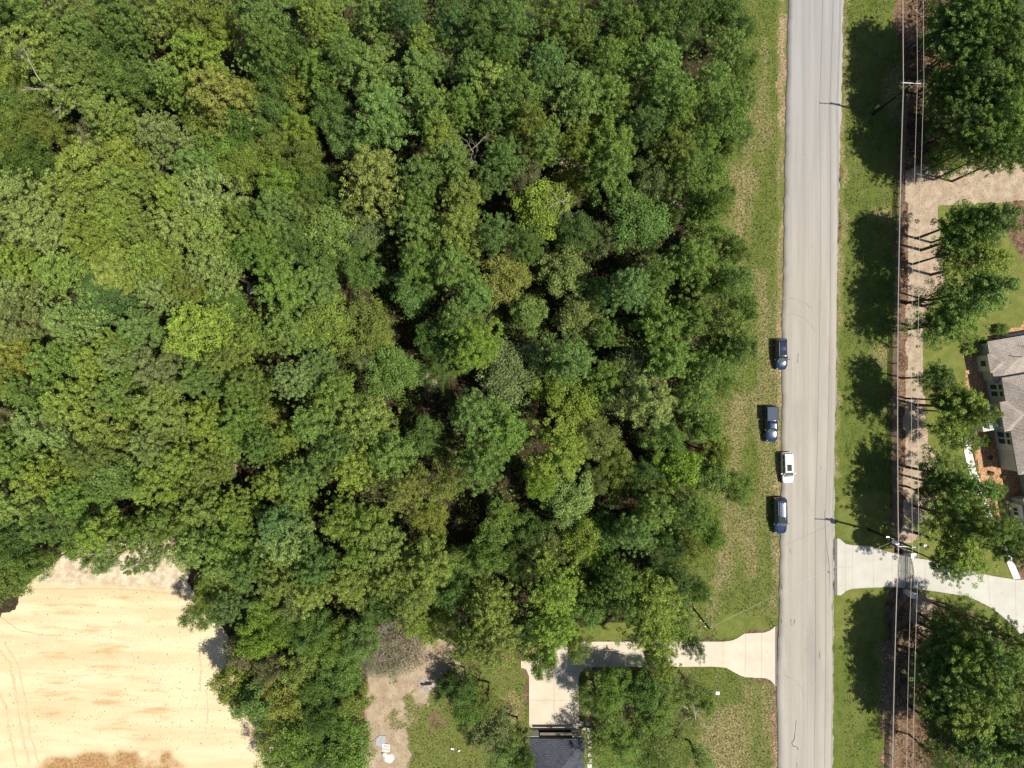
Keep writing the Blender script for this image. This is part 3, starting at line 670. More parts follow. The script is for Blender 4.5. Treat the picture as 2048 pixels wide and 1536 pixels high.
def quadpane(c, ins=(0.06, 0.06), off=0.012, n=3):
    """pane on a quad c0..c3 (c0-c1 bottom, c3-c2 top), inset and set proud"""
    c = [Vector(x) for x in c]; nr = (c[1] - c[0]).cross(c[3] - c[0]).normalized() * off
    u0, u1, w0, w1 = ins[0], 1 - ins[0], ins[1], 1 - ins[1]
    P_ = lambda u, w: (c[0].lerp(c[1], u)).lerp(c[3].lerp(c[2], u), w) + nr
    m = MB(); cr = [P_(u0, w0), P_(u1, w0), P_(u1, w1), P_(u0, w1)]
    m.add([p for p in cr] + [p - nr * 1.5 for p in cr], [(0, 1, 2, 3), (1, 0, 4, 5), (2, 1, 5, 6), (3, 2, 6, 7), (0, 3, 7, 4)])
    return m
def greenhouse(e, paint, y, hw, z, rear_glass=True, bow=0.07, pillars=(0.36, 0.72), side=True):
    """y=(screen base, screen top, roof rear, base rear) hw=(belt, roof) z=(belt, roof)"""
    yb0, yt0, yt1, yb1 = y; hb, hr = hw; zb, zr = z
    A = [(-hb, yb0 + .10, zb), (hb, yb0 + .10, zb), (hb, yb1, zb), (-hb, yb1, zb)]; Tt = [(-hr, yt0, zr), (hr, yt0, zr), (hr, yt1, zr), (-hr, yt1, zr)]
    m = MB().add(A + Tt, [(0, 1, 5, 4), (1, 2, 6, 5), (2, 3, 7, 6), (3, 0, 4, 7), (4, 5, 6, 7)]); m.build('cabin', paint, e)
    # crowned roof skin
    v = []; f = []; nx, ny = 7, 9
    for j in range(ny):
        for i in range(nx):
            u = i / (nx - 1) * 2 - 1; w = j / (ny - 1); end = min(w, 1 - w)
            v.append((u * (hr + .02), yt0 - .03 + (yt1 - yt0 + .06) * w, zr + .015 + bow * (1 - u ** 4) * (1 - max(0, 1 - end * 6) ** 2 * .8)))
    f = [(j * nx + i, j * nx + i + 1, (j + 1) * nx + i + 1, (j + 1) * nx + i) for j in range(ny - 1) for i in range(nx - 1)]
    b = len(v); bd = [i for i in range(nx)] + [j * nx + nx - 1 for j in range(1, ny)] + [(ny - 1) * nx + i for i in range(nx - 2, -1, -1)] + [j * nx for j in range(ny - 2, 0, -1)]
    v += [(v[i][0], v[i][1], zr - .01) for i in bd]
    f += [(bd[(k + 1) % len(bd)], bd[k], b + k, b + (k + 1) % len(bd)) for k in range(len(bd))]
    MB().add(v, f).build('roof', paint, e, True)
    quadpane((A[0], A[1], Tt[1], Tt[0]), (.05, .04), .016).build('windscreen', M['shield_glass'], e)
    if rear_glass: quadpane((A[2], A[3], Tt[3], Tt[2]), (.09, .12), .014).build('rear_window', M['wing_glass'], e)
    cuts = [0.0] + list(pillars) + [1.0]
    for sgn, q in ((1, (A[1], A[2], Tt[2], Tt[1])), (-1, (A[3], A[0], Tt[0], Tt[3]))):
        for a, b_ in zip(cuts, cuts[1:]):
            if sgn < 0: a, b_ = 1 - b_, 1 - a
            qq = (lerp(q[0], q[1], a), lerp(q[0], q[1], b_), lerp(q[3], q[2], b_), lerp(q[3], q[2], a))
            quadpane(qq, (.06, .14), .012).build('side_window', M['wing_glass'], e)
def wheels(e, hw, ys, r=.37):
    for sx in (-1, 1):
        for y in ys:
            m = MB(); x0 = sx * (hw - .24); x1 = sx * (hw + .005)
            m.tube((x0, y, r), (x1, y, r), r, n=20); t = m.build('wheel', M['rubber'], e, False)
            m = MB(); m.tube((x1, y, r), (x1 + sx * .012, y, r), r * .64, r * .60, n=16); m.build('rim', M['rim'], t)
            m = MB(); m.tube((x1 - sx * .03, y, r + .03), (x1 - sx * .005, y, r + .03), r * 1.12, n=20)
            m.build('wheel_arch', M['plastic'], e)
def mirrors(e, paint, hw, y, z):
    for s in (-1, 1):
        m = MB(); m.tube((s * (hw - .1), y + .02, z - .02), (s * (hw + .06), y, z), .03)
        x0, x1 = sorted((s * (hw + .02), s * (hw + .26))); m.cbox(x0, x1, y - .07, y + .05, z - .07, z + .09, .03); m.build('wing_mirror', paint, e)
def lamps(e, hw, yf, yr, zf, zr):
    for s in (-1, 1):
        x0, x1 = sorted((s * (hw - .36), s * (hw - .14))); MB().cbox(x0, x1, yf + .05, yf + .26, zf - .09, zf + .012, .02).build('headlight', M['lamp_glass'], e)
        x0, x1 = sorted((s * (hw - .26), s * (hw - .05))); MB().cbox(x0, x1, yr - .16, yr - .015, zr - .22, zr + .0, .03).build('tail_light', M['red_glass'], e)
def suv(px, py, rz, paint, label, L=4.9, hwd=.95, H=1.72, kind='mid', cat='car'):
    e = empty('parked_car', at(px, py), R_(rz), label, cat, 'vehicles parked along the left road edge'); k = L / 2
    zb = H * .62; zl = .28
    loft([(-k, hwd * .50, zb - .40, .42), (-k + .07, hwd * .70, zb - .26, .30), (-k + .26, hwd * .86, zb - .15, zl), (-k + .62, hwd * .97, zb - .08, zl), (-k + 1.05, hwd, zb - .03, zl), (-k + 1.40, hwd, zb, zl),
          (0, hwd, zb + .02, zl), (k - 1.0, hwd, zb + .02, zl), (k - .40, hwd * .975, zb, zl), (k - .12, hwd * .92, zb - .06, zl), (k - .02, hwd * .84, zb - .18, .34), (k, hwd * .7, zb - .3, .42)], paint, 'body', e)
    y = (-k + 1.12, -k + 1.84, k - .42, k - .14) if kind != 'big' else (-k + 1.26, -k + 1.84, k - .32, k - .12)
    greenhouse(e, paint, y, (hwd * .90, hwd * (.70 if kind != 'big' else .76)), (zb, H - .06))
    MB().add([(-.75 * hwd, -k + 1.10, zb + .03), (.75 * hwd, -k + 1.10, zb + .03), (.72 * hwd, -k + 1.20, zb + .06), (-.72 * hwd, -k + 1.20, zb + .06)], [(0, 1, 2, 3)]).build('cowl', M['plastic'], e)
    MB().cbox(-hwd * .62, hwd * .62, -k - .015, -k + .12, .42, zb - .42, .03).build('grille', M['plastic'], e)
    MB().cbox(-.28, .28, k - .01, k + .012, .62, .76, .005).build('number_plate', M['white'], e)
    m = MB()
    for s in (-1, 1): m.path([(s * .52 * hwd, -k + 1.0, zb + .012), (s * .58 * hwd, -k + .55, zb - .045), (s * .5 * hwd, -k + .3, zb - .11)], [.018] * 3, 4)
    m.build('bonnet_crease', paint, e)
    wheels(e, hwd, (-k + .95, k - .95)); mirrors(e, paint, hwd, -k + 1.62, zb + .10); lamps(e, hwd, -k + .02, k, zb - .17, zb - .12)
    zr = H + .015; y0, y1 = y[1], y[2]
    if kind == 'mid':
        for s in (-1, 1): m = MB(); xx = s * hwd * .64; m.path([(xx, y0 + .25, zr - .05), (xx, y0 + .4, zr + .05), (xx, y1 - .3, zr + .05), (xx, y1 - .15, zr - .05)], [.022] * 4); m.build('roof_rail', M['steel'], e)
        MB().cbox(-hwd * .44, hwd * .44, y0 + .35, y0 + 1.15, zr - .002, zr + .022, .01).build('sunroof', M['wing_glass'], e)
        MB().cbox(-hwd * .44, hwd * .44, y1 - .95, y1 - .25, zr - .01, zr + .014, .01).build('sunroof', M['wing_glass'], e)
        MB().cbox(-hwd * .62, hwd * .62, y1 - .05, y1 + .22, zr - .10, zr - .06, .01).build('spoiler', paint, e)
    if kind == 'white':
        MB().cbox(-hwd * .40, hwd * .40, y0 + .22, y0 + 1.30, zr - .002, zr + .024, .01).build('sunroof', M['wing_glass'], e)
        MB().cbox(-hwd * .64, hwd * .64, y1 - .05, y1 + .20, zr - .09, zr - .05, .01).build('spoiler', paint, e)
        for s in (-1, 1): m = MB(); xx = s * hwd * .66; m.path([(xx, y0 + .2, zr - .05), (xx, y0 + .35, zr + .03), (xx, y1 - .3, zr + .03), (xx, y1 - .15, zr - .05)], [.018] * 4); m.build('roof_rail', M['white_car'], e)
    if kind == 'big':
        MB().cbox(-hwd * .48, hwd * .48, y0 + .12, y0 + 1.0, zr - .002, zr + .022, .01).build('sunroof', M['wing_glass'], e)
        for i in range(5):
            xx = (-1 + i * .5) * hwd * .60; m = MB(); m.path([(xx, y0 + 1.25, zr), (xx, y0 + 1.4, zr + .03), (xx, y1 - .3, zr + .03), (xx, y1 - .05, zr - .03)], [.012] * 4); m.build('roof_rib', M['steel'], e)
        for s in (-1, 1): m = MB(); xx = s * hwd * .70; m.path([(xx, y0 + .2, zr - .05), (xx, y0 + .35, zr + .04), (xx, y1 - .3, zr + .04), (xx, y1 - .1, zr - .05)], [.022] * 4); m.build('roof_rail', M['plastic'], e)
    return e
suv(1558.5, 708.5, 1.5, M['navy2'], 'navy blue SUV with roof rails, farthest up the road of the parked four', 4.95, .96, 1.74, 'mid')
suv(1571.0, 934.5, 2.0, M['white_car'], 'white SUV with a dark sunroof parked on the road edge', 4.95, .95, 1.70, 'white')
suv(1556.0, 1029, 1.2, M['navy'], 'large navy blue SUV with ribbed roof, nearest the gated concrete driveway', 5.75, 1.02, 1.93, 'big')
def pickup(px, py, rz, paint, label):
    L = 5.55; hwd = .98; k = L / 2
    e = empty('pickup_truck', at(px, py), R_(rz), label, 'pickup truck', 'vehicles parked along the left road edge')
    zb = 1.16; zl = .36
    loft([(-k, hwd * .72, zb - .34, .5), (-k + .05, hwd * .86, zb - .16, .40), (-k + .22, hwd * .94, zb - .07, zl), (-k + .7, hwd * .98, zb, zl), (-k + 1.35, hwd, zb + .02, zl), (0, hwd, zb + .02, zl),
          (k - .5, hwd, zb + .02, zl), (k - .10, hwd * .98, zb, zl), (k - .02, hwd * .95, zb - .05, zl), (k, hwd * .9, zb - .12, .45)], paint, 'body', e)
    greenhouse(e, paint, (-k + 1.42, -k + 2.02, -k + 3.05, -k + 3.22), (hwd * .88, hwd * .70), (zb, 1.80), True, .05, (0.55,))
    MB().cbox(-hwd * .955, hwd * .955, -k + 3.36, k - .06, zb - .02, 1.80, .05).build('camper_shell', M['cap_paint'], e)
    for s in (-1, 1):
        x0, x1 = sorted((s * hwd * .95, s * hwd * .962)); MB().box(x0, x1, -k + 3.6, k - .35, zb + .18, 1.62).build('shell_window', M['wing_glass'], e)
        MB().cbox(s * hwd * .85 - .02, s * hwd * .85 + .02, -k + 3.45, k - .15, 1.803, 1.822, .005).build('shell_rib', M['cap_paint'], e)
    MB().box(-hwd * .7, hwd * .7, k - .058, k - .045, zb + .15, 1.65).build('shell_door', M['wing_glass'], e)
    MB().cbox(-hwd * .9, hwd * .9, k - .02, k + .16, .48, .66, .03).build('rear_bumper', M['plastic'], e)
    MB().cbox(-hwd * .92, hwd * .92, -k - .12, -k + .06, .45, .68, .03).build('front_bumper', M['plastic'], e)
    MB().cbox(-hwd * .66, hwd * .66, -k - .03, -k + .10, .70, zb - .22, .03).build('grille', M['plastic'], e)
    m = MB()
    for x in (-.45, -.15, .15, .45): m.path([(x, -k + 1.2, zb + .05), (x, -k + .7, zb + .035), (x * .9, -k + .3, zb - .03)], [.022] * 3, 4)
    m.build('bonnet_crease', paint, e)
    wheels(e, hwd, (-k + .95, k - 1.15), .40); mirrors(e, paint, hwd, -k + 1.85, zb + .12); lamps(e, hwd, -k + .0, k, zb - .14, zb - .05)
    return e
pickup(1538.5, 847, 0.6, M['navy'], 'dark pickup truck with a blue grey camper shell parked on the grass')

# ---------------------------------------------------------------- yard odds and ends
def tbox(name, px, py, sx, sy, z0, z1, mat, label, cat, rz=0, group=None):
    c = at(px, py); o = MB().cbox(-sx / 2, sx / 2, -sy / 2, sy / 2, z0, z1, min(.02, (z1 - z0) / 4)).build(name, mat); o.location = c; o.rotation_euler = (0, 0, R_(rz)); return tag(o, label, cat, group)
# pallet
e = empty('pallet', at(772, 1495), R_(-4), 'white slatted pallet lying in the tan yard near the bottom edge', 'pallet')
for i in range(7): MB().box(-.62 + i * .19, -.62 + i * .19 + .10, -.58, .58, .11, .135).build('slat', M['white'], e)
for y in (-.58, -.05, .48): MB().box(-.62, .62, y, y + .10, 0, .108).build('bearer', M['white'], e)
m = MB().poly([P(*p) for p in W('751,1478 760,1470 772,1472 770,1486 764,1494 752,1490')], -.05, .07); tag(m.build('concrete_slab', M['slab']), 'small irregular grey slab on the ground beside the pallet', 'slab')
def crumple(name, px, py, r, h, mat, label, cat, seed):
    rr = random.Random(seed); n = 11; v = [(0, 0, h)]; c = at(px, py)
    for ring, (fr, fz) in enumerate(((.45, .9), (.8, .55), (1, 0))):
        for i in range(n): a = i / n * 6.283; q = fr * r * rr.uniform(.7, 1.15); v.append((q * math.cos(a), q * math.sin(a) * .8, h * fz * rr.uniform(.6, 1.2) - (0.05 if ring == 2 else 0)))
    f = [(0, 1 + i, 1 + (i + 1) % n) for i in range(n)] + [(1 + g * n + i, 1 + (g + 1) * n + i, 1 + (g + 1) * n + (i + 1) % n, 1 + g * n + (i + 1) % n) for g in range(2) for i in range(n)]
    o = MB().add(v, f).build(name, mat); o.location = c; return tag(o, label, cat)
crumple('tarp', 778, 1516, .95, .35, M['tarp'], 'crumpled white tarp below the pallet', 'tarp', 3)
crumple('storage_tank', 769, 1508, .5, .5, M['white'], 'rounded white tub next to the crumpled tarp', 'tub', 8)
tbox('plastic_box', 905, 1497, .55, .28, 0, .2, M['white'], 'small white box lying on the back lawn, the larger left one', 'box', -12)
tbox('plastic_box', 918, 1501, .3, .22, 0, .18, M['white'], 'tiny white object on the back lawn right of the white box', 'box', 30)
tbox('utility_box', 1418, 1194, .5, .45, -.05, .55, M['white'], 'white utility pedestal standing near the verge wood edge', 'utility box', 10)
tbox('meter_lid', 1435, 1386, .62, .5, -.03, .08, M['white'], 'white meter box lid in the grass south of the cream driveway', 'meter lid', 0)
tbox('survey_marker', 1751, 216, .25, .25, -.05, 1.0, simple('marker_yellow', (.75, .62, .28)), 'pale yellow marker post at the foot of the top utility pole', 'marker post')
tbox('landscape_light', 1795, 1098, .3, .3, -.05, .35, M['white'], 'little white meter post beside the transformer pole', 'post')
crumple('white_rock', 506, 577, 1.1, .8, M['tarp'], 'pale rock like debris showing in a gap of the left wood', 'rock', 5)
# fire pit with a charred log
e = empty('fire_pit', at(855, 1367), R_(8), 'grey ash heap with charred logs in the tan yard', 'fire pit')
v = [(0, 0, .12)]; n = 18
for fr, z in ((.5, .08), (1, -.03)):
    for i in range(n): a = i / n * 6.283; q = 1.55 * fr * (1 + .18 * math.sin(3 * a + 1) + .08 * math.sin(7 * a)); v.append((q * math.cos(a), q * .75 * math.sin(a), z))
MB().add(v, [(0, 1 + i, 1 + (i + 1) % n) for i in range(n)] + [(1 + i, 1 + n + i, 1 + n + (i + 1) % n, 1 + (i + 1) % n) for i in range(n)]).build('ash_heap', M['ash'], e)
for i, (a, b, r) in enumerate((((-1.0, .1, .2), (.7, -.1, .2), .17), ((-.8, -.25, .15), (.4, -.3, .18), .11), ((-.3, .3, .3), (1.1, .12, .16), .09))):
    MB().tube(a, b, r, r * .8, 9).build('log', M['char'] if i != 1 else M['grey_bark'], e)

# ---------------------------------------------------------------- leaf clouds
def rand_dir(n, up=0.0):
    v = rng.normal(size=(n, 3)); v[:, 2] += up; return v / np.linalg.norm(v, axis=1)[:, None]
def leaves(C, N, S, T, name, mat=None, aspect=1.6):
    """one four-sided leaf per row: centre, normal, size, tint"""
    n = len(C); r = rand_dir(n); t = np.cross(N, r); t /= np.linalg.norm(t, axis=1)[:, None] + 1e-9; b = np.cross(N, t)
    s = S[:, None]; q = np.stack([C + t * s * .5 * aspect, C + b * s * .42, C - t * s * .5 * aspect, C - b * s * .42], 1).reshape(-1, 3)
    me = np_mesh(name, q, np.arange(n * 4).reshape(n, 4), mat)
    a = me.attributes.new('tint', 'FLOAT', 'FACE'); a.data.foreach_set('value', T.astype(np.float32)); return me
def puffs(centres, radii, per, leaf, flat=0.72, tilt=0.55, up=0.35, fill=0.35):
    """rounded tufts of leaves around each centre; returns arrays"""
    Cs, Ns, Ss, Ts = [], [], [], []
    for c, r in zip(centres, radii):
        n = int(per * (r / .7) ** 2); d = rand_dir(n, up); rad = r * (1 - fill * rng.random(n) ** 2 * 1.5)
        p = c + d * rad[:, None] * np.array([1, 1, flat]); N = d + rng.normal(size=(n, 3)) * tilt; N /= np.linalg.norm(N, axis=1)[:, None]
        pt = rng.uniform(.80, 1.22); Cs.append(p); Ns.append(N); Ss.append(leaf * rng.uniform(.65, 1.35, n)); Ts.append(pt * rng.uniform(.78, 1.25, n) * np.where(rng.random(n) < .04, 1.5, 1.0))
    return np.concatenate(Cs), np.concatenate(Ns), np.concatenate(Ss), np.concatenate(Ts)
def limb_tube(m, a, b, r0, r1, bend=0.3, n=3, k=5):
    a = Vector(a); b = Vector(b); pts = [a]; 
    for i in range(1, n): pts.append(a.lerp(b, i / n) + Vector((rnd.uniform(-bend, bend), rnd.uniform(-bend, bend), -bend * .6 * math.sin(math.pi * i / n))))
    pts.append(b); m.path(pts, [r0 + (r1 - r0) * i / n for i in range(n + 1)], k)
def make_pine(tall=21.0, R=4.0, base=.48, nb=40, pr=(.5, .95), per=62, leaf=.19, droop=0.0, seed=0, asym=.25):
    """crown leaves + trunk mesh; height tall, crown radius R"""
    m = MB(); lean = Vector((rnd.uniform(-.5, .5), rnd.uniform(-.5, .5), 0)); N = 8
    tp = [Vector((lean.x * (i / N) ** 2, lean.y * (i / N) ** 2, -.3 + (tall + .1) * i / N)) for i in range(N + 1)]
    m.path(tp, [.24 * (1 - .88 * i / N) + .012 for i in range(N + 1)], 8)
    cs, rs = [], []; ph = rnd.uniform(0, 6.28)
    for b in range(nb):
        t = (b + rnd.random()) / nb; z = tall * (base + (1 - base) * t ** .85); ang = b * 2.399 + rnd.uniform(-.4, .4)
        prof = (math.sin(math.pi * min(1, .22 + .78 * t) ** .9) ** .55) if t > .12 else .62
        L = R * prof * (1 + asym * math.sin(ang + ph)) * rnd.uniform(.62, 1.08); L = max(L, .5)
        p0 = Vector((lean.x * (z / tall) ** 2, lean.y * (z / tall) ** 2, z - L * .12)); p1 = p0 + Vector((L * math.cos(ang), L * math.sin(ang), L * rnd.uniform(.02, .30) - droop * L))
        if b % 2 == 0 or t < .3: limb_tube(m, p0, p1, .075 * (1.2 - t), .02, .18, 3, 4)
        for f in (1.0, .84, .68, .52, .36, .2):
            if f < .6 and L < R * .55: continue
            for s in range(2 if f > .5 else 1):
                side = rnd.uniform(-.42, .42) * L * f * (1 if s else .5); q = p0.lerp(p1, f) + Vector((-math.sin(ang) * side, math.cos(ang) * side, rnd.uniform(-.2, .35)))
                cs.append(q); rs.append(rnd.uniform(*pr) * (1 - .25 * t) * (.9 if f == 1.0 else 1))
    top = tp[-1]; cs.append(top); rs.append(.45); rs = [q * .60 for q in rs]; cs = np.array([tuple(c) for c in cs]); rs = np.array(rs)
    C, Nn, S, T = puffs(cs, rs, per * 2.5, leaf * .70, .82, .42, .35, .30)
    return leaves(C, Nn, S, T, 'crown', M['leaf'], 1.6), m.mesh('trunk', M['bark'], True)
def make_broad(tall=15.0, R=4.0, base=.35, n=95, pr=(.7, 1.35), per=46, leaf=.21, sparse=0.0, seed=0):
    m = MB(); N = 5; z0 = tall * base * 1.1
    tp = [Vector((rnd.uniform(-.12, .12) * i, rnd.uniform(-.12, .12) * i, -.3 + (tall * .72) * i / N)) for i in range(N + 1)]
    m.path(tp, [.27 * (1 - .75 * i / N) for i in range(N + 1)], 7)
    cs, rs = [], []; zc = tall * (base + (1 - base) * .48); hz = tall * (1 - base) * .52; lob = [(rnd.uniform(0, 6.28), rnd.uniform(.75, 1.15)) for _ in range(5)]
    n = int(n * 1.5)
    for i in range(n):
        d = rand_dir(1, .25)[0]; a = math.atan2(d[1], d[0]); w = 1 + .20 * sum(math.cos(a - l) * (s - .95) * 2 for l, s in lob) + .14 * math.sin(3 * a + lob[0][0]); f = rnd.uniform(.55, 1.0) if rnd.random() > .2 else rnd.uniform(.2, .6)
        c = (d[0] * R * w * f * .88, d[1] * R * w * f * .88, zc + d[2] * hz * f * rnd.uniform(.8, 1.05)); cs.append(c); rs.append(rnd.uniform(*pr) * R / 4.4)
        if i % 9 == 0: limb_tube(m, tp[2 + i % 3], Vector(c), .11, .02, .35, 3, 4)
    C, Nn, S, T = puffs(np.array(cs), np.array(rs) * .78, per * 2.1, leaf * .74, .8, .6, .4, .6)
    if sparse: k = rng.random(len(C)) > sparse; C, Nn, S, T = C[k], Nn[k], S[k], T[k]
    return leaves(C, Nn, S, T, 'crown', M['leaf'], 1.3), m.mesh('trunk', M['bark'], True)
def make_brush(tall=4.5, R=3.8):
    """bare twiggy thicket: hundreds of thin upright twigs with a few dull leaves"""
    m = MB()
    for i in range(520):
        a = rnd.uniform(0, 6.283); q = R * math.sqrt(rnd.random()) * .75; b = Vector((q * math.cos(a), q * math.sin(a), 0)); h = tall * (1 - .5 * (q / R) ** 2) * rnd.uniform(.5, 1)
        t = b + Vector((math.cos(a) * rnd.uniform(0, 1.1) + rnd.uniform(-.5, .5), math.sin(a) * rnd.uniform(0, 1.1) + rnd.uniform(-.5, .5), h)); m.tube(b, t, .022, .008, 3, False)
        for k in range(3): p = b.lerp(t, rnd.uniform(.4, .95)); m.tube(p, p + Vector((rnd.uniform(-.7, .7), rnd.uniform(-.7, .7), rnd.uniform(0, .6))), .012, .006, 3, False)
    n = 2600; a = rng.uniform(0, 6.283, n); q = R * np.sqrt(rng.random(n)) * .9
    C = np.stack([q * np.cos(a), q * np.sin(a), tall * (1 - .6 * (q / R) ** 2) * rng.uniform(.3, .95, n)], -1)
    return leaves(C, rand_dir(n, .6), rng.uniform(.09, .2, n), rng.uniform(.6, 1.4, n), 'crown', M['leaf'], 1.3), m.mesh('trunk', M['grey_bark'])
def make_snag(tall=15, R=3.0):
    m = MB()
    def br(p, d, L, r, k):
        q = p + d * L; limb_tube(m, p, q, r, r * .5, L * .05, 3, 5)
        if k:
            for _ in range(3 if k > 1 else 4):
                dd = (d + Vector((rnd.uniform(-.9, .9), rnd.uniform(-.9, .9), rnd.uniform(-.2, .5)))).normalized(); br(p.lerp(q, rnd.uniform(.45, 1)), dd, L * rnd.uniform(.4, .65), r * .42, k - 1)
    m.path([Vector((0, 0, -.3)), Vector((.1, .1, tall * .6)), Vector((.2, 0, tall * .9))], [.24, .15, .06], 7)
    for i in range(8):
        a = i * 2.4; z = tall * (.55 + .055 * i); br(Vector((.12, .05, z)), Vector((math.cos(a), math.sin(a), .45)).normalized(), R * rnd.uniform(.45, .8), .05, 3)
    return None, m.mesh('trunk', M['grey_bark'])
PINES = [make_pine(21, 4, b, nb, pr, per, lf, dr) for b, nb, pr, per, lf, dr in
         ((.50, 40, (.5, .95), 62, .19, 0), (.45, 46, (.45, .85), 64, .18, .05), (.55, 34, (.6, 1.05), 62, .20, 0), (.48, 52, (.42, .78), 62, .17, 0), (.42, 44, (.5, .9), 62, .19, .08), (.52, 38, (.55, 1.0), 60, .20, -.05), (.47, 48, (.45, .8), 66, .18, 0), (.50, 44, (.5, .9), 58, .19, .03))]
LONE = [make_pine(21, 4, b, nb, pr, 56, .21, .05, asym=.35) for b, nb, pr in ((.56, 40, (.55, .95)), (.52, 44, (.5, .9)), (.60, 38, (.6, 1.05)))]
BROADS = [make_broad(15, 4, b, n, pr, per, lf) for b, n, pr, per, lf in
          ((.35, 95, (.7, 1.3), 52, .19), (.30, 120, (.55, 1.0), 60, .17), (.38, 80, (.8, 1.5), 50, .22), (.33, 105, (.6, 1.2), 54, .19), (.35, 90, (.7, 1.3), 50, .24))]
SPARSE = [make_broad(15, 4, .35, 80, (.6, 1.2), 46, .20, .45), make_broad(15, 4, .3, 90, (.5, 1.1), 46, .18, .5)]
BUSHES = [make_broad(5, 4, .05, 95, (.6, 1.1), 56, .19), make_broad(5, 4, .05, 80, (.7, 1.3), 50, .22)]
BRUSH = [make_brush(4.5, 4)]
SNAG = [make_snag(17, 3.2), make_snag(15, 2.8)]
